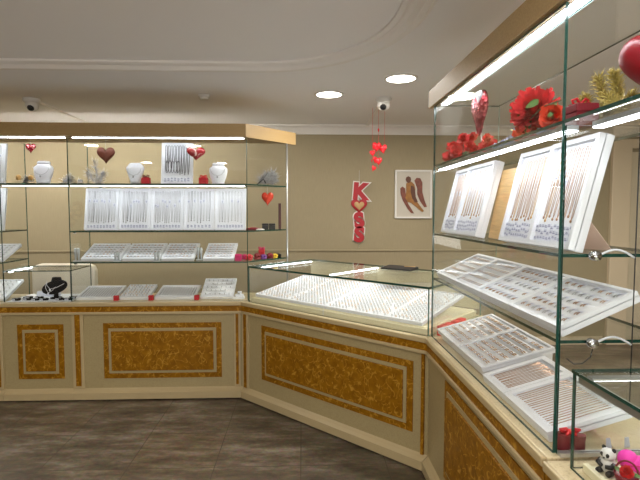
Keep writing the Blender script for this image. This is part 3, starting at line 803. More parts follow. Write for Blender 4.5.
# far-left boards
tr = tray('necklace_board', 'white board on the top shelf cut by the left edge', 'necklace board', None, (-2.66, 3.93, LS1 + .0006), 0, D2R(82), .285, .325, .022, rim=.010)
for k in range(7): chain(tr, .03 + .225 * (k + .5) / 7, .30, .235, .009, 'silver', R.choice((None, .3, .6)), 'fine chain on the far left top shelf board', 'chains on the far left boards')
tr = tray('necklace_board', 'white board on the middle shelf cut by the left edge', 'necklace board', None, (-2.64, 3.90, LS2 + .0006), 0, D2R(80), .26, .345, .022, rim=.010)
for k in range(7): chain(tr, .03 + .20 * (k + .5) / 7, .31, .245, .009, 'silver', R.choice((None, .3)), 'fine chain on the far left middle shelf board', 'chains on the far left boards')

# right chain boards on the middle shelf (x local runs toward the viewer)
T76 = D2R(76)
rb = [(2.658, .212, 'farthest'), (2.443, .335, 'second'), (1.868, .245, 'third'), (1.619, .262, 'nearest')]
for i, (y0, L, w) in enumerate(rb):
    tr = tray('necklace_board', 'thick white board of gold chains on the right middle shelf, ' + w + ' of four', 'necklace board', 'gold chain boards on the right middle shelf', (.822, y0, RS2 + .0006), -PI / 2, T76, L, .352, .046 if i % 2 else .040, rim=.016)
    n = (6, 8, 9, 9)[i]
    price_row(tr, L, .018, .072, (8, 12, 11, 12)[i], 3)
    for k in range(n):
        x = .034 + (L - .068) * (k + .5) / n
        chain(tr, x, .318 - R.choice((0, .005)), R.choice((.212, .222)), .011, R.choice(('gold', 'rose_gold', 'rose_gold')), R.choice((None, None, None, .45, .35)), 'thin gold chain on the ' + w + ' board of the right middle shelf', 'gold chains on the ' + w + ' right board', .0011)
t = thing('display_easel', 'pale pink card easel leg propping the nearest chain board', 'easel', (1.0, 1.60, RS2))
part(t, 'strut', MB().hexa([(.925, 1.52, RS2 + .0006), (.965, 1.44, RS2 + .0006), (.970, 1.445, RS2 + .0006), (.930, 1.525, RS2 + .0006), (.885, 1.56, RS2 + .17), (.893, 1.54, RS2 + .17), (.897, 1.545, RS2 + .17), (.889, 1.565, RS2 + .17)]), 'easel', world=True)
part(t, 'strap', MB().tube([(.890, 1.55, RS2 + .165), (.90, 1.51, RS2 + .12), (.912, 1.50, RS2 + .09)], .002, 5), 'black', label='dark strap', world=True)
single('bamboo_board', MB().box(0, .165, 0, .31, 0, .014), 'bamboo', 'bare tan bamboo board leaning between the right chain boards', 'board', (.86, 2.13, RS2 + .0006), -PI / 2, D2R(80), bevel=.003)

# left ring / card trays on the lower shelf
nm = ('leftmost', 'second', 'third', 'rightmost')
for i, (a, b) in enumerate(((-1.772, -1.462), (-1.448, -1.15), (-1.137, -.875), (-.802, -.553))):
    L = b - a
    tr = tray('jewellery_tray', 'sloping white earring tray on the left lower shelf, ' + nm[i] + ' of four', 'tray', 'earring trays on the left lower shelf', (a, 3.865, LS3 + .0006), 0, D2R(23), L, .275, .024, rim=.008, ridges=6)
    fill_ears(tr, L, .275, .024, 9 if i < 2 else 8, 6, 'tiny earrings in the ' + nm[i] + ' tray of the left lower shelf', 'earrings in the ' + nm[i] + ' left lower tray', .020, (2, 2, 1), PI / 2)
# on the left worktop
tr = tray('jewellery_tray', 'white tray of striped bracelets on the left worktop, leftmost of four', 'tray', 'trays on the left worktop', (-1.822, 3.868, ZC + .0006), 0, D2R(14), .315, .25, .024, rim=.016, cols=14)
bk = Kind('bracelet', MB().tube([(0, -.09, .003), (0, -.03, .0035), (0, .03, .0035), (0, .09, .003)], .0022, 5).mesh('bracelet', ['silver']), 'bracelet')
bkg = Kind('bracelet', MB().tube([(0, -.10, .003), (.001, -.03, .0035), (-.001, .03, .0035), (0, .10, .003)], .0013, 5).mesh('bracelet', ['rose_gold']), 'bracelet')
bkd = Kind('bracelet', MB().tube([(0, -.075, .003), (0, .075, .003)], .0018, 5).mesh('bracelet', ['dsilver']), 'bracelet')
for k in range(14): bk.put(on(tr, .016 + .283 * (k + .5) / 14, .125, .024 * .55 + .0042), 'silver bracelet lying in the leftmost worktop tray', 'bracelets in the leftmost worktop tray')
tr = tray('jewellery_tray', 'white tray of small rings on the left worktop, second of four', 'tray', 'trays on the left worktop', (-1.475, 3.868, ZC + .0006), 0, D2R(16), .232, .25, .024, rim=.012, ridges=7)
fill_rings(tr, .232, .25, .024, 8, 7, 'small ring in the second tray of the left worktop', 'rings in the second worktop tray', .016)
tr = tray('jewellery_tray', 'white tray of dark bracelets on the left worktop, third of four', 'tray', 'trays on the left worktop', (-1.195, 3.868, ZC + .0006), 0, D2R(14), .325, .25, .024, rim=.016, cols=14)
for k in range(14): bkd.put(on(tr, .016 + .293 * (k + .5) / 14, .125, .024 * .55 + .0042), 'dark bracelet lying in the third worktop tray', 'bracelets in the third worktop tray')
tr = tray('jewellery_tray', 'steeper white tray of big rings on the left worktop, rightmost of four', 'tray', 'trays on the left worktop', (-.828, 3.872, ZC + .0006), 0, D2R(27), .265, .265, .024, rim=.010, ridges=5)
fill_rings(tr, .265, .265, .024, 6, 5, 'chunky ring in the rightmost tray of the left worktop', 'rings in the rightmost worktop tray', .016, (0,))
# far-left trays
tr = tray('jewellery_tray', 'white earring tray on the lower shelf at the left edge', 'tray', None, (-2.64, 3.865, LS3 + .0006), 0, D2R(23), .262, .275, .024, rim=.008, ridges=6)
fill_ears(tr, .262, .275, .024, 6, 6, 'tiny earrings in the tray at the left edge', 'earrings in the far left tray', .020, (2,), PI / 2)
tr = tray('jewellery_tray', 'white ring tray on the worktop at the left edge', 'tray', None, (-2.66, 3.862, ZC + .0006), 0, D2R(24), .285, .29, .024, rim=.010, ridges=5)
fill_rings(tr, .285, .29, .024, 6, 5, 'chunky ring in the tray at the left edge of the worktop', 'rings in the far left tray', .016, (0,))

# diagonal ring trays
zp = .826 + .0006
dt = ((.080, .365, 'leftmost'), (.448, .366, 'second'), (.822, .500, 'third'), (1.325, .245, 'rightmost'))
slots = []
for s, L, w in dt:
    p = P2(s, .085)
    tr = tray('jewellery_tray', 'sloping white ring tray in the diagonal showcase, ' + w + ' of four', 'tray', 'ring trays in the diagonal showcase', (p[0], p[1], zp), UA, D2R(9.6), L, .575, .022, rim=.006, ridges=18)
    nx = round((L - .02) / .0285)
    for j in range(18):
        for i in range(nx):
            if R.random() < .05: continue
            x = .010 + (L - .02) * (i + .5) / nx; y = .006 + .563 * (j + .5) / 18
            slots.append((y + R.random() * .01, tr, x, y, w))
for q, tr, x, y, w in slots:
    POOL['ring'].append((on(tr, x, y, .022 * .55 + .0084, R.uniform(-.4, .4)), R.choice((0, 0, 1, 2)), 'small ring in the ' + w + ' tray of the diagonal showcase', 'rings in the ' + w + ' diagonal tray'))

# right trays: lower shelf
for i, (y0, L, w) in enumerate(((2.658, .285, 'farthest'), (2.370, .309, 'second'), (2.058, .335, 'third'), (1.719, .345, 'nearest'))):
    tr = tray('jewellery_tray', 'sloping white earring tray on the right lower shelf, ' + w + ' of four', 'tray', 'earring trays on the right lower shelf', (.778, y0, RS3 + .0006), -PI / 2, D2R(24), L, .262, .036, rim=.014, ridges=5)
    fill_ears(tr, L, .262, .036, 8, 5, 'small earrings in the ' + w + ' tray of the right lower shelf', 'earrings in the ' + w + ' right lower tray', .020, (1, 1, 2) if i > 1 else (0, 0, 1), PI / 2 * (1 if i < 2 else .2))
# right worktop
for i, (y0, L, w) in enumerate(((2.618, .332, 'farther'), (2.284, .332, 'nearer'))):
    tr = tray('jewellery_tray', 'white tray of gold rings in slanting rows on the right worktop, ' + w + ' one', 'tray', 'gold trays on the right worktop', (.766, y0, ZC + .0006 + .03), -PI / 2, D2R(15), L, .325, .026, rim=.010, ridges=7)
    fill_ears(tr, L, .325, .026, 8, 7, 'gold earrings in the ' + w + ' tray of the right worktop', 'earrings in the ' + w + ' right worktop tray', .022, (3, 3, 0), PI / 2)
    single('tray_riser', MB().hexa([(0, .02, 0), (L - .01, .02, 0), (L - .01, .30, 0), (0, .30, 0), (0, .02, .034), (L - .01, .02, .034), (L - .01, .30, .108), (0, .30, .108)]), 'white', 'white wedge under the ' + w + ' gold tray on the right worktop', 'tray stand', (.768, y0 - .005, ZC + .0004), -PI / 2, group='tray wedges on the right worktop')
for i, (y0, L, w, n) in enumerate(((1.932, .205, 'farther', 14), (1.722, .320, 'nearer', 19))):
    tr = tray('jewellery_tray', 'flat white tray of thin bracelets on the right worktop, ' + w + ' one', 'tray', 'bracelet trays on the right worktop', (.764, y0, ZC + .0006), -PI / 2, D2R(16), L, .275, .034, rim=.022, cols=n)
    for k in range(n): bkg.put(on(tr, .022 + (L - .044) * (k + .5) / n, .137, .034 * .55 + .0042, R.uniform(-.03, .03)), 'thin gold bracelet in the ' + w + ' slotted tray of the right worktop', 'bracelets in the ' + w + ' slotted tray')

# the 300 nearest of each kind are objects of their own, the rest one mass
for kind, kinds, meshes, lab in (('ring', RK, RINGS, 'dense rows of the smallest rings towards the back of the showcase trays'), ('earring_pair', EK, EARS, 'rows of the tiniest earrings in the left lower shelf trays')):
    pool = sorted(POOL[kind], key=lambda q: (q[0].translation - Vector((0, 0, 1.5))).length)
    for m, k, l, g in pool[:300]: kinds[k].put(m, l, g)
    mb = MB(); mats = []
    for me in meshes:
        for mm in me.materials:
            if mm not in mats: mats.append(mm)
    for m, k, l, g in pool[300:]:
        me = meshes[k]; b = len(mb.v)
        mb.v += [m @ v.co for v in me.vertices]
        for p in me.polygons: mb.f.append([b + i for i in p.vertices]); mb.m.append(mats.index(me.materials[p.material_index])); mb.sm.append(p.use_smooth)
    inv = {v: k for k, v in M.items()}
    o = single(kind, mb, [inv[m] for m in mats], lab, 'rings' if kind == 'ring' else 'earrings'); o['kind'] = 'stuff'

# ------------------------------------------------------------------ busts and necklaces
def ering(w, d, z, n=20, yo=0): return [(w * math.cos(2 * PI * k / n), yo + d * math.sin(2 * PI * k / n), z) for k in range(n)]
def bust(label, loc, sc, form, m='white', group=None):
    t = thing('necklace_bust', label, 'necklace bust', loc, 0, group=group)
    if form == 0:      # flat-topped funnel
        pr = [(.036, .022, 0), (.040, .026, .03), (.056, .030, .075), (.070, .030, .112), (.069, .026, .135), (.052, .020, .156), (.040, .016, .168)]
    else:              # vase with rounded shoulders and a notched neck
        pr = [(.048, .026, 0), (.050, .028, .02), (.064, .034, .06), (.073, .034, .105), (.070, .030, .128), (.052, .022, .142), (.046, .020, .152), (.046, .018, .166)]
    part(t, 'body', MB().loft([ering(a * sc, b * sc, z * sc, 22, .016 * z / .17 * sc) for a, b, z in pr]), m)
    if form == 0:
        part(t, 'neck_seam', MB().tube([(.066 * sc * math.cos(q), (.012 - .030 * abs(math.sin(q))) * sc, .126 * sc) for q in [PI + PI * k / 10 for k in range(11)]], .0016, 5), 'white_edge')
    else:
        part(t, 'collar', MB().loft([ering(.047 * sc, .022 * sc, .150 * sc, 22, .014 * sc), ering(.050 * sc, .024 * sc, .162 * sc, 22, .014 * sc), ering(.040 * sc, .018 * sc, .172 * sc, 22, .014 * sc)]), m)
    nk = MB()
    pts = [(x * sc, (-.022 - .012 * math.cos(x / .06 * 1.4)) * sc, (z) * sc) for x, z in ((-.060, .128), (-.050, .098), (-.03, .076), (0, .066), (.03, .076), (.050, .098), (.060, .128))]
    nk.tube(pts, .0016, 5); nk.ell((0, -.040 * sc, .056 * sc), (.007, .004, .009), 8, 6)
    o = single('pendant_necklace', nk, 'silver', 'silver pendant necklace worn by the ' + label, 'necklace', loc, group='necklaces on busts')
    return t
bust('white necklace bust above the low left showcase', (-2.09, 3.945, LS1 + .0006), 1.08, 1, group='white necklace busts')
bust('white funnel-shaped bust beside a red box', (-1.358, 3.945, LS1 + .0006), 1.03, 0, group='white necklace busts')
bust('white vase-shaped bust nearest the angled glass', (-.685, 3.945, LS1 + .0006), 1.03, 1, group='white necklace busts')
# black velvet bust in the low left case: leaning oval on a stem
t = thing('velvet_bust', 'black velvet oval bust on a stem in the low left showcase', 'necklace bust', (-2.02, 3.93, ZC + .0045))
part(t, 'stem', MB().lathe([(.045, 0), (.045, .008), (.018, .012), (.016, .06)], 18, (0, .02, 0)), 'blackv')
part(t, 'oval_face', MB().ell((0, 0, .095), (.108, .022, .055), 24, 11, 0, Matrix.Rotation(-.30, 3, 'Y')), 'blackv')
part(t, 'neck', MB().lathe([(.055, .11), (.042, .150), (.036, .172), (.030, .176), (.001, .177)], 18, (.012, .012, 0), 0, (1, .5)), 'blackv')
for k, (x0, z0, x1, z1, x2, z2) in enumerate(((-.050, .150, -.02, .085, .09, .128), (-.055, .135, -.035, .055, .02, .10))):
    pts = [(x0, -.020, z0), ((x0 + x1) / 2 - .012, -.032, (z0 + z1) / 2), (x1, -.036, z1), ((x1 + x2) / 2, -.034, (z1 + z2) / 2 - .008), (x2, -.028, z2)]
    nk = MB().tube(pts, .0020, 5); nk.ell((x1, -.037, z1 - .008), (.008, .005, .009), 10, 7)
    single('pendant_necklace', nk, 'tinsel_s', 'silver necklace with pendant on the black velvet bust, ' + ('upper' if k == 0 else 'lower') + ' one', 'necklace', (-2.02, 3.93, ZC + .0045), group='necklaces on the black bust')
# dark oval ring dishes with tags around it
dk = [(-2.295, 3.872), (-2.215, 3.885), (-2.14, 3.868), (-2.075, 3.872), (-1.96, 3.880), (-1.890, 3.872), (-2.245, 3.95), (-2.155, 3.945), (-1.875, 3.95)]
dish0 = None
for k, (x, y) in enumerate(dk):
    m = TM((x, y, ZC + .0045), R.uniform(-.4, .4))
    if dish0 is None:
        dish0 = thing('ring_dish', 'small dark oval dish of tagged jewellery beside the black velvet bust', 'dish', mat=m, group='dark dishes in the low left showcase')
        part(dish0, 'dish', MB().lathe([(.001, 0), (.030, 0), (.034, .008), (.034, .014), (.029, .015), (.026, .008), (.001, .007)], 20, (0, 0, 0), 0, (1.1, .8)), 'blackv')
        part(dish0, 'price_tag', MB().box(-.016, .012, -.030, -.028, .002, .016, 0).box(-.012, .008, -.0303, -.030, .006, .009, 1), ['tag', 'ink'], label='white paper price tag')
        part(dish0, 'ornament', MB().ell((.004, .002, .016), (.012, .009, .004), 10, 6), 'silver')
    else: dup(dish0, m)
for k, (x, y, a, h) in enumerate(((-2.19, 4.03, .3, .045), (-2.13, 4.035, -.2, .055), (-2.07, 4.05, .1, .04))):
    mb = MB()
    for j in range(3): mb.hexa([(-.03, .008 * j, 0), (.03, .008 * j, 0), (.03, .008 * j + .002, 0), (-.03, .008 * j + .002, 0), (-.026, .008 * j + .01, h - .006 * j), (.024, .008 * j + .01, h), (.024, .008 * j + .012, h), (-.026, .008 * j + .012, h - .006 * j)])
    single('price_card', mb, 'tag', 'folded white price cards behind the black bust, ' + ('left', 'middle', 'right')[k], 'card', (x, y, ZC + .0045), a, group='folded cards in the low left showcase')

# ------------------------------------------------------------------ small boxes
def gift_box(name, label, loc, w, d, h, m, rz=0, bow=None, group=None, cat='box'):
    t = thing(name, label, cat, loc, rz, group=group)
    part(t, 'body', MB().box(-w / 2, w / 2, -d / 2, d / 2, 0, h * .62), m, .002)
    part(t, 'lid', MB().box(-w / 2 - .001, w / 2 + .001, -d / 2 - .001, d / 2 + .001, h * .63, h), m, .004)
    if bow:
        r = MB().box(-w / 2 - .0015, w / 2 + .0015, -.006, .006, h, h + .0012).box(-.006, .006, -d / 2 - .0015, d / 2 + .0015, h, h + .0012)
        for s in (-1, 1):
            r.tube([(0, 0, h + .004), (s * .014, -.004, h + .020), (s * .026, 0, h + .016), (s * .020, .003, h + .005), (0, 0, h + .004)], .0045, 6)
        r.ell((0, 0, h + .006), (.007, .007, .006), 8, 6)
        part(t, 'bow', r, bow, label='ribbon bow')
    return t
gift_box('ring_box', 'red ring box on the left top shelf beside the funnel-shaped bust', (-1.265, 3.93, LS1 + .0006), .062, .05, .052, 'red', 0, 'dred', 'red boxes on the left top shelf')
gift_box('ring_box', 'red ring box on the left top shelf beside the vase-shaped bust', (-.802, 3.93, LS1 + .0006), .066, .05, .054, 'red', 0, 'bred', 'red boxes on the left top shelf')
for x, w in ((-1.492, 'first and second'), (-1.215, 'second and third'), (-.85, 'third and fourth')):
    gift_box('ring_box', 'small red box between the ' + w + ' trays on the left worktop', (x - .004, 3.85, ZC + .0006), .036, .03, .040, 'red', 0, None, 'red boxes on the left worktop')
for k, n_ in enumerate((.12, .195, .29, .365)):
    x, y = P2(1.632 + .050, n_)
    gift_box('ring_box', 'small red box between the diagonal case and the gold trays, ' + ('nearest', 'second', 'third', 'fourth')[k] + ' from the front corner', (x, y, ZC + .0006), .036, .062, .056, 'bred', UA, None, 'red boxes behind the right trays')
# angled end of the left case: middle shelf
gift_box('ring_box', 'black ring box on the left middle shelf, left of a pair', (-.314, 4.090, LS2 + .0006), .052, .045, .052, 'black', 0, None, 'black boxes on the left middle shelf')
gift_box('ring_box', 'black ring box on the left middle shelf, beside the tall maroon case', (-.256, 4.098, LS2 + .0006), .052, .045, .052, 'black', 0, None, 'black boxes on the left middle shelf')
t = thing('bracelet_case', 'tall narrow maroon bracelet case standing on the left middle shelf', 'case', (-.192, 4.15, LS2 + .0006))
part(t, 'body', MB().box(-.012, .012, -.016, .010, 0, .225), 'maroon', .003); part(t, 'lid', MB().box(-.012, .012, -.024, -.0165, 0, .225), 'maroon', .003)
mb = MB()
mb.loft([ering(.066, .022, .0, 16), ering(.068, .026, .008, 16), ering(.05, .02, .016, 16), ering(.018, .012, .021, 16)])
single('jewellery_pouch', mb, 'dred', 'flat dark red pouch on the left middle shelf', 'pouch', (-.405, 4.00, LS2 + .0006))
mb = MB(); mb.loft([ering(.035, .02, .0, 12), ering(.036, .022, .006, 12), ering(.02, .012, .012, 12)])
single('jewellery_pouch', mb, 'white_edge', 'flat white pouch tucked beside the dark red pouch', 'pouch', (-.345, 3.955, LS2 + .0006))
# lower shelf of the angled end
gift_box('ring_box', 'magenta ring box next to the rightmost left tray', (-.521, 3.90, LS3 + .0006), .050, .045, .052, 'magenta', 0, None, cat='box')
def velvet_rose(label, loc, r, m):
    t = thing('rose_box', label, 'rose box', loc, group='velvet rose boxes on the left lower shelf')
    part(t, 'base', MB().lathe([(.001, 0), (r * .8, 0), (r * .9, r * .5), (.001, r * .55)], 14), m)
    b = MB()
    for k in range(9):
        a = k * 2.4; q = r * .62 * math.sqrt(k / 9)
        b.ell((q * math.cos(a), q * math.sin(a), r * (1.02 - .25 * k / 9)), (r * .42, r * .42, r * .45), 8, 6)
    part(t, 'bloom', b, m)
    return t
velvet_rose('dark red velvet rose box next to the magenta box', (-.440, 3.945, LS3 + .0006), .034, 'red')
velvet_rose('crimson velvet rose box behind the magenta box', (-.480, 4.00, LS3 + .0006), .030, 'magenta')
velvet_rose('maroon velvet rose box left of the gift box', (-.375, 4.0, LS3 + .0006), .037, 'dred')
gift_box('gift_box', 'crimson gift box with bow among the velvet boxes', (-.345, 4.07, LS3 + .0006), .05, .045, .078, 'red', 0, 'magenta')
velvet_rose('purple velvet rose box in front of the crimson gift box', (-.325, 4.012, LS3 + .0006), .029, 'purple')
velvet_rose('red velvet rose box beside the yellow one', (-.275, 4.060, LS3 + .0006), .033, 'dred')
velvet_rose('yellow velvet rose box at the glass end', (-.235, 4.100, LS3 + .0006), .028, 'yellow')
velvet_rose('black velvet rose box at the glass end', (-.205, 4.145, LS3 + .0006), .026, 'blackv')
# clear acrylic ring stands on lower shelf
def acrylic_stand(label, x, y, h=.095):
    t = thing('earring_stand', label, 'stand', (x, y, LS3 + .0006), group='clear stands on the left lower shelf')
    part(t, 'foot', MB().box(-.028, .028, -.02, .02, 0, .010), 'acrylic', .002)
    for dx in (-.014, .010): part(t, 'prong', MB().lathe([(.006, .010), (.010, h * .6), (.012, h * .9), (.007, h)], 10, (dx, 0, 0)), 'acrylic')
    part(t, 'earring', MB().tube([(-.014, -.013, h * .75), (-.016, -.016, h * .55), (-.012, -.014, h * .4)], .003, 5).tube([(.010, -.013, h * .75), (.013, -.016, h * .55), (.009, -.014, h * .4)], .003, 5), 'silver', label='dangling silver earring')
    return t
acrylic_stand('clear acrylic earring stand at the left glass side', -1.798, 3.86, .11)
acrylic_stand('clear acrylic earring stand behind the leftmost earring tray', -1.745, 4.13, .10)
acrylic_stand('clear acrylic earring stand right of the leftmost earring tray', -1.478, 3.845, .075)
acrylic_stand('clear acrylic earring stand right of the second earring tray', -1.163, 3.845, .075)
acrylic_stand('clear acrylic earring stand right of the third earring tray', -.84, 3.93, .105)
t = thing('earring_stand', 'small white stepped stand at the right end of the left worktop', 'stand', (-.52, 3.90, ZC + .0006))
part(t, 'step', MB().box(-.045, .045, -.03, .03, 0, .018).box(-.03, .035, -.015, .03, .018, .036).box(-.012, .020, 0, .03, .036, .058), 'white', .002)
part(t, 'earring', MB().ell((-.03, -.02, .024), (.008, .006, .005), 8, 6).ell((.002, -.006, .042), (.007, .006, .005), 8, 6), 'silver')
# crumpled clear bag at left end of the worktop
mb = MB(); rings = []
for i in range(6):
    rings.append([((.045 - .004 * i) * math.cos(a) * R.uniform(.8, 1.15), (.03 - .003 * i) * math.sin(a) * R.uniform(.8, 1.15), .011 * i * R.uniform(.9, 1.1)) for a in [2 * PI * k / 12 for k in range(12)]])
mb.loft(rings, smooth=False)
single('plastic_bag', mb, 'acrylic', 'crumpled clear plastic bag behind the striped bracelet tray', 'bag', (-1.765, 4.125, ZC + .001))

# ------------------------------------------------------------------ hearts
def hang_heart(name, label, x, y, z, w, h, d, m, top, rz=0, group=None, extra=None):
    t = thing(name, label, 'heart', (x, y, z), rz, group=group)
    part(t, 'heart', MB().heart(w, h, d), m)
    part(t, 'thread', MB().tube([(0, 0, h * .80), (0, 0, top - z)], .0009, 4), 'acrylic', label='thin hanging thread')
    if extra: extra(t)
    return t
hang_heart('hanging_heart', 'small red sequined heart hanging above the leftmost white bust', -2.172, 3.93, 1.968, .082, .078, .03, 'sequin', 2.083, group='hearts hung in the left showcases')
hang_heart('hanging_heart', 'large brown heart hanging in the left showcase', -1.580, 3.93, 1.885, .146, .135, .045, 'brown', 2.083, group='hearts hung in the left showcases')
hang_heart('hanging_heart', 'marbled red foil heart hanging beside the dark necklace board', -.852, 3.90, 1.910, .148, .110, .05, 'redfoil', 2.083, .3, group='hearts hung in the left showcases')
hang_heart('hanging_heart', 'glossy orange-red heart hanging by the angled glass end', -.294, 4.09, 1.549, .106, .118, .05, 'hot', LS1 - .0125, -.2, group='hearts hung in the left showcases')
hang_heart('hanging_heart', 'big glossy dark red heart hanging at the upper right corner',     .905, 1.195, 1.775, .19, .185, .10, 'redgloss', 2.088, -1.0, group='hearts in the right showcase')
# heart-shaped sweet box behind the leftmost board
t = thing('heart_box', 'brown heart-shaped box with pale rosettes behind the leftmost necklace board', 'box', (-1.708, 4.10, LS2 + .0006))
part(t, 'body', MB().heart(.235, .245, .05), 'choc')
rs = MB()
for x, z in ((-.06, .10), (-.07, .145), (-.045, .185), (-.025, .07), (.03, .12), (-.01, .14)): rs.ell((x, -.024, z), (.016, .008, .016), 10, 6)
part(t, 'rosette', rs, 'tan')
# sequined heart on a stick among the flowers
t = thing('heart_pick', 'red sequined heart on a white stick standing among red flowers', 'heart', (.86, 2.30, RS1 + .0006), -1.46)
part(t, 'heart', MB().heart(.15, .215, .05, (0, 0, .105)), 'sequin')
part(t, 'stick', MB().tube([(0, .012, 0), (0, .012, .12)], .004, 6), 'plasticw')
part(t, 'foot', MB().lathe([(.018, 0), (.018, .006), (.004, .010)], 12, (0, .012, 0)), 'plasticw')
part(t, 'glitter', MB().heart(.05, .06, .03, (.03, -.018, .255)), 'tinsel_s', label='silver glitter patch at the top')

# ------------------------------------------------------------------ artificial flowers and tinsel
def petal(mb, base, d, up, L, w, curl, mi=0):
    d = Vector(d).normalized(); up = Vector(up).normalized(); s = d.cross(up).normalized(); b = Vector(base)
    rows = []
    for t, ww, c in ((0, .25, 0), (.35, .8, .12), (.7, 1, .45), (1, .65, 1)):
        p = b + d * L * t + up * curl * L * c * (t)
        rows.append([p - s * w * ww / 2 + up * .0015, p + up * -.001, p + s * w * ww / 2 + up * .0015])
    vs = [v for r in rows for v in r]
    fs = []
    for i in range(3):
        for j in range(2): fs.append((i * 3 + j, i * 3 + j + 1, i * 3 + j + 4, i * 3 + j + 3))
    off = [v - up * .0012 for v in vs]; n = len(vs)
    mb.add(vs + off, fs + [tuple(n + k for k in f[::-1]) for f in fs], mi, True)
def bloom(c, axis, r, layers, per, seed=0):
    mb = MB(); rr = random.Random(seed); ax = Vector(axis).normalized()
    a0 = ax.orthogonal().normalized(); a1 = ax.cross(a0)
    for l in range(layers):
        lift = .15 + .8 * l / max(1, layers - 1)
        for k in range(per):
            a = 2 * PI * (k + .5 * (l % 2)) / per + rr.uniform(-.15, .15)
            d = (a0 * math.cos(a) + a1 * math.sin(a)) * (1 - lift * .75) + ax * lift
            petal(mb, c, d, ax if lift < .6 else -(a0 * math.cos(a) + a1 * math.sin(a)), r * (1 - .25 * l / layers) * rr.uniform(.9, 1.1), r * 2.4 / per * 2.2, rr.uniform(-.1, .35))
    mb.ell(c, (r * .42, r * .42, r * .42), 12, 8)
    return mb
def leafmb(pts):
    mb = MB()
    for b, d, up, L, w in pts: petal(mb, b, d, up, L, w, -.15)
    return mb
# cluster of small red blossoms at the far end
t = thing('flower_spray', 'spray of small red blossoms at the far end of the right top shelf', 'flowers', (.87, 2.50, RS1 + .0006))
for k, (x, y, z) in enumerate(((.80, 2.585, .028), (.83, 2.56, .065), (.81, 2.50, .055), (.86, 2.58, .045), (.83, 2.60, .085), (.80, 2.53, .022), (.84, 2.46, .105), (.87, 2.52, .085), (.86, 2.42, .060), (.88, 2.40, .035), (.80, 2.45, .030), (.90, 2.50, .115))):
    part(t, 'blossom', bloom((x, y, RS1 + z + .008), (-.5, -.5, .5), .034, 3, 6, k), 'petal_r', world=True)
part(t, 'leaf', leafmb([((.84, 2.45, RS1 + .03), (-.2, -.8, .4), (-.3, 0, 1), .05, .022), ((.86, 2.52, RS1 + .03), (.1, -.8, .6), (-.5, 0, 1), .05, .022), ((.82, 2.40, RS1 + .015), (0, -1, .1), (-.4, 0, 1), .045, .02)]), 'leaf', world=True)
part(t, 'stem', MB().tube([(.86, 2.62, RS1 + .006), (.85, 2.52, RS1 + .02), (.86, 2.42, RS1 + .03)], .003, 5).tube([(.85, 2.52, RS1 + .005), (.84, 2.47, RS1 + .06), (.84, 2.46, RS1 + .10)], .002, 5), 'stem', world=True)
t = thing('flower_spray', 'red blossom pair with pale bell flowers right of the sequined heart', 'flowers', (.88, 2.15, RS1 + .0006))
for k, (x, y, z) in enumerate(((.87, 2.235, .045), (.87, 2.215, .062), (.88, 2.195, .035), (.86, 2.17, .018))):
    part(t, 'blossom', bloom((x, y, RS1 + z + .006), (-.5, -.6, .5), .032, 3, 6, 30 + k), 'petal_r', world=True)
for k, (x, y, z) in enumerate(((.86, 2.06, .012), (.86, 2.01, .018), (.86, 1.93, .022))):
    part(t, 'bell_flower', bloom((x, y, RS1 + z + .004), (-.4, -.5, .7), .030, 2, 5, 50 + k), 'petal_b', world=True)
part(t, 'stamen', MB().tube([(.865, 2.10, RS1 + .02), (.862, 2.07, RS1 + .045), (.86, 2.05, RS1 + .050)], .003, 5).tube([(.865, 2.14, RS1 + .01), (.862, 2.06, RS1 + .02)], .003, 5), 'petal_y', world=True)
# big carnation with leaves and two poppies
t = thing('flower_bunch', 'large red carnation with orange poppies beside the glass joint', 'flowers', (.87, 1.72, RS1 + .0006))
part(t, 'carnation', bloom((.87, 1.760, RS1 + .110), (-.62, -.62, .30), .086, 9, 24, 3), 'petal_r', world=True)
part(t, 'carnation', bloom((.88, 1.760, RS1 + .085), (-.5, -.5, -.5), .075, 5, 18, 8), 'petal_r', world=True)
part(t, 'poppy', bloom((.868, 1.628, RS1 + .062), (-.7, -.7, .25), .050, 3, 7, 4), 'petal_o', label='orange poppy', world=True)
part(t, 'poppy', bloom((.855, 1.790, RS1 + .030), (-.6, -.6, .5), .048, 3, 7, 5), 'petal_o', label='orange poppy', world=True)
part(t, 'stamen', MB().ell((.846, 1.606, RS1 + .066), (.012, .012, .012), 8, 6), 'leaf', world=True)
part(t, 'leaf', leafmb([((.81, 1.74, RS1 + .10), (-.15, .8, .02), (-.7, -.5, .3), .065, .030), ((.81, 1.715, RS1 + .118), (.2, -.9, .15), (-.7, -.5, .3), .06, .032), ((.835, 1.72, RS1 + .075), (-.1, .5, -.55), (-.7, -.5, .3), .06, .028), ((.85, 1.66, RS1 + .10), (.3, -.9, .2), (-.7, -.4, .4), .05, .024)]), 'leaf', world=True)
part(t, 'stem', MB().tube([(.84, 1.80, RS1 + .045), (.83, 1.73, RS1 + .075), (.84, 1.65, RS1 + .105), (.86, 1.57, RS1 + .11)], .003, 5).tube([(.86, 1.72, RS1 + .001), (.86, 1.73, RS1 + .09)], .003, 5), 'stem', world=True)
part(t, 'bell_flower', bloom((.87, 1.68, RS1 + .020), (-.6, -.6, .5), .030, 2, 5, 61), 'petal_b', world=True)
part(t, 'bell_flower', bloom((.85, 1.865, RS1 + .055), (-.6, .2, -.5), .022, 2, 5, 62), 'petal_b', world=True)
part(t, 'bud', MB().tube([(.85, 1.86, RS1 + .065), (.85, 1.90, RS1 + .066), (.85, 1.925, RS1 + .074)], [.003, .004, .002], 6), 'petal_y', world=True)
gift_box('gift_box', 'burgundy gift box with red bow behind the glass joint', (.868, 1.472, RS1 + .0006), .07, .085, .070, 'dred', 0, 'red')

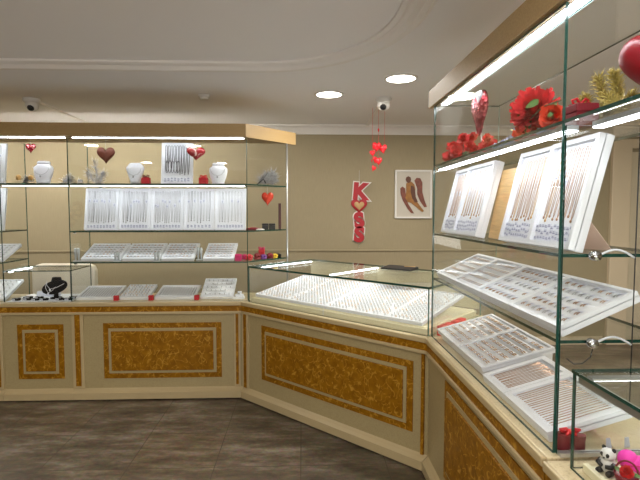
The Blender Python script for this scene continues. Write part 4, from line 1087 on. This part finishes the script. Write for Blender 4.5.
def strands(n, base, spread, L, seed, r=.0012, droop=.3):
    mb = MB(); rr = random.Random(seed)
    for k in range(n):
        b = Vector(base) + Vector([rr.uniform(-1, 1) * s for s in spread])
        d = Vector((rr.uniform(-1, 1), rr.uniform(-1, 1), rr.uniform(-.1, 1.2))).normalized()
        l = L * rr.uniform(.5, 1)
        pts = [b, b + d * l * .5, b + d * l + Vector((0, 0, -droop * l * .5))]
        mb.tube(pts, r, 3)
    return mb
def in_left(e):
    if not (YG + .008 < e.y < YB - .004): return False
    t_ = (e.y - CH0[1]) / (CH1[1] - CH0[1])
    return e.x < CH0[0] + t_ * (CH1[0] - CH0[0]) - .014 and e.x > -2.35
def tinsel_branch(mb, pts, n, L, r, seed, inside=None):
    rr = random.Random(seed); P = [Vector(p) for p in pts]
    for k in range(n):
        i = rr.randrange(len(P) - 1); f = rr.random(); b = P[i].lerp(P[i + 1], f); ax = (P[i + 1] - P[i]).normalized()
        d = Vector((rr.gauss(0, 1), rr.gauss(0, 1), rr.gauss(0, 1))).normalized() + ax * .9
        d.normalize(); l = L * rr.uniform(.5, 1.1)
        e = b + d * l
        if e.z < pts[0][2] - .02: continue
        if inside and not inside(e): continue
        mb.tube([b, b + d * l * .55, e], [r, r, r * .4], 3)
    mb.tube(pts, .003, 5)
t = thing('tinsel_branch', 'gold tinsel branch behind the burgundy gift box', 'tinsel', (.95, 1.38, RS1 + .0006))
for k, pts in enumerate(([(.95, 1.60, .02), (.94, 1.57, .07), (.93, 1.55, .11)], [(.97, 1.48, .02), (.965, 1.50, .09), (.96, 1.53, .17)], [(.97, 1.42, .02), (.97, 1.44, .09), (.965, 1.46, .17)], [(.94, 1.36, .02), (.94, 1.40, .05), (.94, 1.45, .09)], [(.96, 1.52, .02), (.96, 1.44, .06), (.955, 1.36, .07)], [(.97, 1.66, .02), (.965, 1.62, .07), (.96, 1.60, .10)], [(.97, 1.70, .02), (.97, 1.58, .05), (.965, 1.50, .06)])):
    mb = MB(); tinsel_branch(mb, [(x, y, RS1 + z) for x, y, z in pts], 420, .034, .0014, k)
    for v in mb.v:
        if v.z < RS1 + .001: v.z = RS1 + .001
    part(t, 'twig', mb, 'tinsel_g', world=True)
# left top shelf tinsel
def tinsel_thing(label, segs, n, L, r, m, z0, seed, group=None):
    c = segs[0][0]
    t = thing('tinsel_branch', label, 'tinsel', (c[0], c[1], z0), group=group)
    for k, pts in enumerate(segs):
        mb = MB(); tinsel_branch(mb, pts, n, L, r, seed + k, in_left)
        for v in mb.v:
            if v.z < z0 + .0006: v.z = z0 + .0006
        part(t, 'twig', mb, m, world=True)
    return t
z = LS1
tinsel_thing('small tree of silver wire tinsel under the brown heart', [[(-1.68, 3.99, z + .004), (-1.685, 3.99, z + .09), (-1.695, 3.99, z + .19)], [(-1.66, 3.98, z + .004), (-1.64, 3.98, z + .06), (-1.62, 3.97, z + .09)], [(-1.68, 3.98, z + .004), (-1.72, 3.98, z + .05), (-1.74, 3.98, z + .10)]], 120, .055, .0011, 'tinsel_s', z, 11, 'silver tinsel on the left top shelf')
tinsel_thing('low heap of silver wire tinsel right of the leftmost bust', [[(-1.96, 4.0, z + .004), (-1.93, 4.0, z + .05), (-1.90, 4.0, z + .06)], [(-1.94, 4.0, z + .004), (-1.92, 4.02, z + .05), (-1.91, 4.02, z + .03)]], 90, .055, .0013, 'tinsel_s', z, 21, 'silver tinsel on the left top shelf')
tinsel_thing('silver tinsel lying left of the little tinsel tree', [[(-1.80, 3.90, z + .004), (-1.785, 3.90, z + .03), (-1.775, 3.90, z + .02)]], 70, .030, .0012, 'tinsel_s', z, 31, 'silver tinsel on the left top shelf')
t = tinsel_thing('silver wire sprig with two gold discs left of the leftmost bust', [[(-2.26, 3.97, z + .004), (-2.24, 3.97, z + .04), (-2.20, 3.97, z + .05)], [(-2.25, 3.97, z + .004), (-2.22, 3.97, z + .05), (-2.21, 3.97, z + .04)]], 60, .045, .0018, 'tinsel_d', z, 41)
for x, zz in ((-2.275, .052), (-2.178, .050)): part(t, 'gold_disc', MB().lathe([(.001, 0), (.022, 0), (.022, .005), (.001, .005)], 18).xform(Matrix.Translation((x, 3.93, z + zz)) @ Matrix.Rotation(PI / 2, 4, 'X')), 'gold', label='gold disc', world=True)
t = tinsel_thing('bushy grey tinsel branch in the angled glass end', [[(-.36, 4.0, z + .004), (-.33, 4.02, z + .05), (-.28, 4.04, z + .09)], [(-.32, 4.02, z + .004), (-.26, 4.06, z + .06), (-.24, 4.08, z + .10)], [(-.25, 4.06, z + .004), (-.235, 4.085, z + .04), (-.225, 4.10, z + .07)]], 360, .075, .0011, 'tinsel_d', z, 51)
part(t, 'bare_twig', MB().tube([(-.37, 3.97, z + .004), (-.32, 4.0, z + .05), (-.29, 4.02, z + .10)], .004, 5).tube([(-.32, 4.0, z + .05), (-.30, 4.0, z + .015)], .004, 5), 'black', label='dark bare twig', world=True)

# ------------------------------------------------------------------ trinkets at the right
zt = .7915
t = thing('panda_figurine', 'small black and white panda figurine in the low right showcase', 'figurine', (.828, 1.218, zt + .0006), -1.15)
k = .92
part(t, 'body', MB().ell((0, 0, .0262 * k), (.023 * k, .020 * k, .026 * k), 18, 11), 'plasticw')
part(t, 'head', MB().ell((0, -.003, .058 * k), (.021 * k, .019 * k, .019 * k), 18, 11), 'plasticw')
for s in (-1, 1):
    part(t, 'ear', MB().ell((s * .015 * k, 0, .074 * k), (.0065 * k, .004, .0065 * k), 10, 7), 'black')
    part(t, 'eye', MB().ell((s * .008 * k, -.019 * k, .060 * k), (.0055 * k, .003, .007 * k), 10, 7, 0, Matrix.Rotation(s * .4, 3, 'Y')), 'black')
    part(t, 'arm', MB().tube([(s * .020 * k, -.004, .036 * k), (s * .020 * k, -.018 * k, .030 * k), (s * .006 * k, -.024 * k, .028 * k)], [.007 * k, .007 * k, .006 * k], 8), 'black')
    part(t, 'leg', MB().tube([(s * .014 * k, -.006, .009 * k), (s * .015 * k, -.026 * k, .009 * k)], [.009 * k, .008 * k], 8), 'black')
part(t, 'nose', MB().ell((0, -.0225 * k, .053 * k), (.003, .002, .002), 8, 6), 'black')
t = thing('pink_ring_box', 'puffy hot pink velvet box beside the panda figurine', 'box', (.905, 1.205, zt), -.5)
part(t, 'body', MB().ell((.010, 0, .026), (.048, .032, .026), 18, 11), 'pink')
part(t, 'lobe', MB().ell((-.026, .004, .036), (.026, .026, .026), 16, 10), 'pink')
part(t, 'crease', MB().tube([(-.045, -.018, .026), (0, -.030, .040), (.040, -.022, .040)], .0015, 5), 'magenta')
t = thing('flower_basket', 'dark red basket with handle holding a red rose', 'basket', (.838, 1.160, zt), -.6)
part(t, 'basket', MB().lathe([(.001, 0), (.021, 0), (.026, .020), (.029, .032), (.025, .030), (.001, .026)], 20), 'dred')
part(t, 'handle', MB().tube([(.026 * math.cos(a), 0, .030 + .036 * math.sin(a)) for a in [PI * j / 12 for j in range(13)]], .0026, 7), 'dred')
r_ = thing('fabric_rose', 'red fabric rose with leaves lying in the dark red basket', 'flower', (.838, 1.160, zt + .032), -.6)
part(r_, 'petals', bloom((0, -.004, .003), (-.1, -.5, .7), .018, 5, 6, 9), 'petal_r')
part(r_, 'leaf', leafmb([((-.006, -.003, .004), (-1, -.3, .5), (0, -.4, 1), .024, .014), ((.006, -.004, .002), (1, -.3, .2), (0, -.4, 1), .024, .013)]), 'leaf')
gift_box('gift_box', 'pale lilac box behind the pink velvet box', (.995, 1.215, zt), .06, .05, .06, 'lilac', -.2)
t = thing('pink_figurine', 'pink eared trinket at the lower right edge', 'trinket', (.895, 1.135, zt), -.6)
part(t, 'body', MB().lathe([(.001, 0), (.018, 0), (.020, .018), (.015, .032), (.001, .038)], 16), 'pink')
for s in (-1, 1): part(t, 'ear', MB().lathe([(.006, .030), (.004, .042), (.0008, .050)], 8, (s * .010, 0, 0)), 'pink')
# red heart box with bow at the glass joint
t = thing('heart_box', 'dark red heart-shaped box with red bow by the glass joint', 'box', (.806, 1.371, ZC + .0006), -.12)
hb = MB().heart(.082, .075, .10).xform(Matrix.Rotation(-PI / 2, 4, 'X'))
def heart_prism(w, d, z0, z1):
    pts = []
    for i in range(36):
        a = 2 * PI * i / 36
        pts.append((16 * math.sin(a) ** 3 / 32 * w, -(13 * math.cos(a) - 5 * math.cos(2 * a) - 2 * math.cos(3 * a) - math.cos(4 * a)) / 29 * d))
    return MB().prism(pts, z0, z1)
part(t, 'body', heart_prism(.090, .052, 0, .032), 'dred', .002)
part(t, 'lid', heart_prism(.093, .054, .0325, .044), 'dred', .003)
bw = MB()
for s in (-1, 1): bw.tube([(0, 0, .046), (s * .012, -.008, .062), (s * .028, -.006, .058), (s * .022, .004, .048), (0, 0, .046)], .005, 7); bw.tube([(0, -.002, .049), (s * .014, -.018, .048)], .004, 6)
bw.ell((0, 0, .051), (.008, .008, .007), 10, 7)
part(t, 'bow', bw, 'bred', label='bright red ribbon bow')
# tags hanging under the bracelet tray
for k, (x, y) in enumerate(((.925, 1.372), (.985, 1.376))):
    single('price_card', MB().hexa([(-.010, 0, 0), (.010, 0, 0), (.010, .002, 0), (-.010, .002, 0), (-.007, .004, .03), (.007, .004, .03), (.007, .006, .03), (-.007, .006, .03)]), 'tag', 'small white card standing under the nearer bracelet tray, ' + ('left' if k == 0 else 'right') + ' one', 'card', (x, y - .012, ZC + .0006), .2, group='cards under the bracelet tray')
# clear stands at far end of right lower shelf
for k, (x, y) in enumerate(((.97, 2.69), (1.02, 2.66))):
    mb = MB().box(-.012, .012, -.012, .012, 0, .006)
    for j in range(3): mb.tube([(-.010 + .010 * j, 0, .005), (-.010 + .010 * j, 0, .055), (-.006 + .010 * j, 0, .062), (-.002 + .010 * j, 0, .052)], .0018, 5)
    single('earring_stand', mb, 'acrylic', 'tiny clear hook stand at the far end of the right lower shelf, ' + ('left' if k == 0 else 'right') + ' one', 'stand', (x + .04, y - .04, RS3 + .0006), group='hook stands on the right lower shelf')
# dark tablet left on the diagonal showcase
t = thing('tablet_folder', 'open black folder tablet lying on the diagonal showcase top', 'tablet', (.725, 3.50, 1.0716), -.70)
part(t, 'cover', MB().hexa([(-.125, -.065, 0), (.125, -.065, 0), (.125, .065, 0), (-.125, .065, 0), (-.125, -.065, .010), (.125, -.065, .010), (.125, .065, .022), (-.125, .065, .022)]), 'black', .003)
part(t, 'screen', MB().hexa([(-.115, -.055, .0105), (.115, -.055, .0105), (.115, .055, .0210), (-.115, .055, .0210), (-.115, -.055, .0120), (.115, -.055, .0120), (.115, .055, .0225), (-.115, .055, .0225)]), 'black')
part(t, 'pen', MB().tube([(.03, .020, .0225), (.115, .030, .0235)], .0035, 7), 'tan', label='tan pen')

# ------------------------------------------------------------------ back wall decorations
def glyph(ch, size, ext, off=0):
    c = bpy.data.curves.new('letter', 'FONT'); c.body = ch; c.size = size; c.extrude = ext; c.offset = off; c.align_x = 'CENTER'; c.align_y = 'CENTER'; c.bevel_depth = .002
    o = bpy.data.objects.new('letter', c); COL.objects.link(o)
    dg = bpy.context.evaluated_depsgraph_get(); me = bpy.data.meshes.new_from_object(o.evaluated_get(dg))
    bpy.data.objects.remove(o); bpy.data.curves.remove(c)
    m = MB(); m.add([v.co for v in me.vertices], [tuple(p.vertices) for p in me.polygons])
    bpy.data.meshes.remove(me); return m
t = thing('letter_sign', 'red paper letters spelling KISS hanging on the back wall', 'wall decoration', (.625, YW - .012, 1.86))
for ch, z, sz, a in (('K', 1.715, .235, .08), ('S', 1.400, .215, -.10), ('S', 1.245, .215, .08)):
    rm = Matrix.Translation((.625 + (.01 if ch == 'K' else 0), YW - .014, z)) @ Matrix.Rotation(a, 4, 'Y') @ Matrix.Rotation(PI / 2, 4, 'X')
    lo = part(t, 'letter', glyph(ch, sz, .004, .012).xform(rm), 'paperred', label='red letter ' + ch, world=True)
    rm2 = Matrix.Translation((.625 + (.01 if ch == 'K' else 0), YW - .007, z)) @ Matrix.Rotation(a, 4, 'Y') @ Matrix.Rotation(PI / 2, 4, 'X')
    part(lo, 'letter_border', glyph(ch, sz, .002, .024).xform(rm2), 'white_edge', label='white paper border', world=True)
ho = part(t, 'heart_letter', MB().heart(.175, .165, .016, (.625, YW - .016, 1.475)), 'paperred', label='red heart standing for the letter I', world=True)
part(ho, 'heart_center', MB().heart(.11, .10, .012, (.625, YW - .026, 1.510)), 'tan', label='tan inner heart', world=True)
part(t, 'string', MB().tube([(.625, YW - .006, 1.95), (.625, YW - .006, 1.10)], .0015, 4), 'white_edge', world=True)

t = thing('picture_frame', 'white framed picture of a winged figure on the back wall', 'picture', (1.221, YW - .001, 1.43))
x0, x1, z0, z1 = 1.018, 1.424, 1.428, 1.956
fr = MB(); w = .018
fr.box(x0, x1, YW - .028, YW - .002, z0, z0 + w).box(x0, x1, YW - .028, YW - .002, z1 - w, z1).box(x0, x0 + w, YW - .028, YW - .002, z0 + w, z1 - w).box(x1 - w, x1, YW - .028, YW - .002, z0 + w, z1 - w)
part(t, 'frame', fr, 'plasticw', .003, world=True)
pp = part(t, 'paper', MB().box(x0 + w, x1 - w, YW - .016, YW - .003, z0 + w, z1 - w), 'paper', world=True)
def shape(pts, y0, y1):   # pts in frame coordinates 0..1 (x right, z up)
    W, H = x1 - x0, z1 - z0; mb = MB()
    q = [(x0 + px * W, z0 + pz * H) for px, pz in pts]; n = len(q)
    vs = [(x, YW - y1, z) for x, z in q] + [(x, YW - y0, z) for x, z in q]
    mb.add(vs, [tuple(range(n)), tuple(range(n, 2 * n))[::-1]] + [(i, (i + 1) % n, n + (i + 1) % n, n + i) for i in range(n)])
    return mb
part(pp, 'wing', shape([(.14, .62), (.20, .66), (.27, .62), (.30, .45), (.36, .30), (.46, .18), (.52, .10), (.44, .11), (.34, .20), (.22, .36), (.15, .50)], .0165, .021), 'artwing', world=True)
part(pp, 'wing', shape([(.52, .78), (.58, .84), (.68, .83), (.74, .74), (.74, .55), (.80, .38), (.87, .24), (.80, .23), (.68, .36), (.60, .50), (.60, .62)], .0165, .021), 'artwing', world=True)
part(pp, 'figure', shape([(.30, .72), (.36, .76), (.44, .76), (.52, .70), (.55, .60), (.52, .48), (.60, .34), (.72, .22), (.79, .15), (.74, .13), (.60, .22), (.44, .32), (.34, .34), (.28, .42), (.30, .55)], .0165, .024), 'artgold', world=True)
part(pp, 'drapery', shape([(.42, .68), (.50, .66), (.54, .58), (.56, .44), (.62, .34), (.54, .33), (.46, .42), (.42, .54)], .024, .026), 'artbrown', world=True)
part(pp, 'head', shape([(.28, .80), (.30, .85), (.35, .87), (.41, .85), (.43, .80), (.41, .75), (.36, .73), (.31, .75)], .024, .027), 'artbrown', world=True)

# garland of little red hearts hanging from the ceiling
t = thing('heart_mobile', 'garland of little red hearts hanging from the ceiling on threads', 'hanging decoration', (.68, 4.3, CEIL))
thr = MB().tube([(.690, 4.3, CEIL), (.690, 4.3, 1.88)], .0012, 4).tube([(.745, 4.3, CEIL), (.745, 4.3, 2.02)], .0010, 4).tube([(.635, 4.3, CEIL), (.635, 4.3, 1.86)], .0010, 4)
part(t, 'thread', thr, 'bred', world=True)
for k, (px, pz, w, a) in enumerate(((.690, 2.215, .032, 1.2), (.672, 2.035, .085, .2), (.735, 2.02, .080, -.5), (.640, 1.995, .055, .1), (.660, 1.935, .060, .9), (.695, 1.915, .070, .1), (.640, 1.865, .050, .5), (.632, 1.945, .030, 1.3), (.700, 2.06, .06, .4), (.645, 2.06, .035, 1.3))):
    m = Matrix.Translation((px, 4.3, pz)) @ Matrix.Rotation(a, 4, 'Z') @ Matrix.Rotation(R.uniform(-.4, .4), 4, 'Y')
    part(t, 'heart', MB().heart(w, w * 1.05, w * .35).xform(m), 'bred', world=True)

# cream chair behind the counter
t = thing('staff_chair', 'cream leather staff chair behind the low left showcase', 'chair', (-2.27, 4.62, 0))
back = MB()
rings = []
for y in (-.045, -.035, .03, .045):
    ins = .012 if abs(y) > .04 else 0
    pts = [(-.295 + ins, .50 + ins), (.295 - ins, .50 + ins), (.295 - ins, .94), (.275 - ins, .985 - ins), (.22, 1.005 - ins), (-.22, 1.005 - ins), (-.275 + ins, .985 - ins), (-.295 + ins, .94)]
    rings.append([(x, y, z) for x, z in pts])
back.loft(rings, smooth=False)
part(t, 'backrest', back, 'leather', .012)
part(t, 'seat', MB().box(-.28, .28, .055, .52, .42, .52), 'leather', .03)
part(t, 'gas_lift', MB().lathe([(.03, .08), (.03, .42)], 14, (0, .28, 0)), 'chrome')
part(t, 'star_base', MB().tube([(0, .28, .09), (.28, .28, .03)], .018, 8).tube([(0, .28, .09), (.09, .55, .03)], .018, 8).tube([(0, .28, .09), (-.23, .44, .03)], .018, 8).tube([(0, .28, .09), (-.23, .12, .03)], .018, 8).tube([(0, .28, .09), (.09, .02, .03)], .018, 8), 'black')
cs = MB()
for x, y in ((.28, .28), (.09, .55), (-.23, .44), (-.23, .12), (.09, .02)): cs.ell((x, y, .022), (.02, .02, .022), 10, 7)
part(t, 'caster', cs, 'black')

# ------------------------------------------------------------------ camera, world, render settings
cam = bpy.data.cameras.new('camera'); co = bpy.data.objects.new('camera', cam); COL.objects.link(co)
cam.sensor_width = 36; cam.lens = 475 / 640 * 36; cam.clip_start = .02
co.location = (0, 0, 1.5)
co.rotation_euler = (PI / 2 - D2R(3.4), 0, -D2R(2.17))
SC.camera = co
w = bpy.data.worlds.new('world'); SC.world = w; w.use_nodes = True
w.node_tree.nodes['Background'].inputs[0].default_value = (.5, .47, .42, 1); w.node_tree.nodes['Background'].inputs[1].default_value = .1
SC.view_settings.view_transform = 'Standard'; SC.view_settings.look = 'None'; SC.view_settings.gamma = 1; SC.view_settings.use_curve_mapping = False
SC.view_settings.exposure = .2
SC.cycles.use_denoising = True
SC.cycles.denoiser = 'OPENIMAGEDENOISE'; SC.cycles.denoising_input_passes = 'RGB_ALBEDO_NORMAL'; SC.cycles.denoising_prefilter = 'ACCURATE'
SC.cycles.max_bounces = 10; SC.cycles.diffuse_bounces = 5; SC.cycles.glossy_bounces = 5; SC.cycles.transparent_max_bounces = 40
SC.cycles.sample_clamp_indirect = 6
SC.cycles.caustics_reflective = False; SC.cycles.caustics_refractive = False
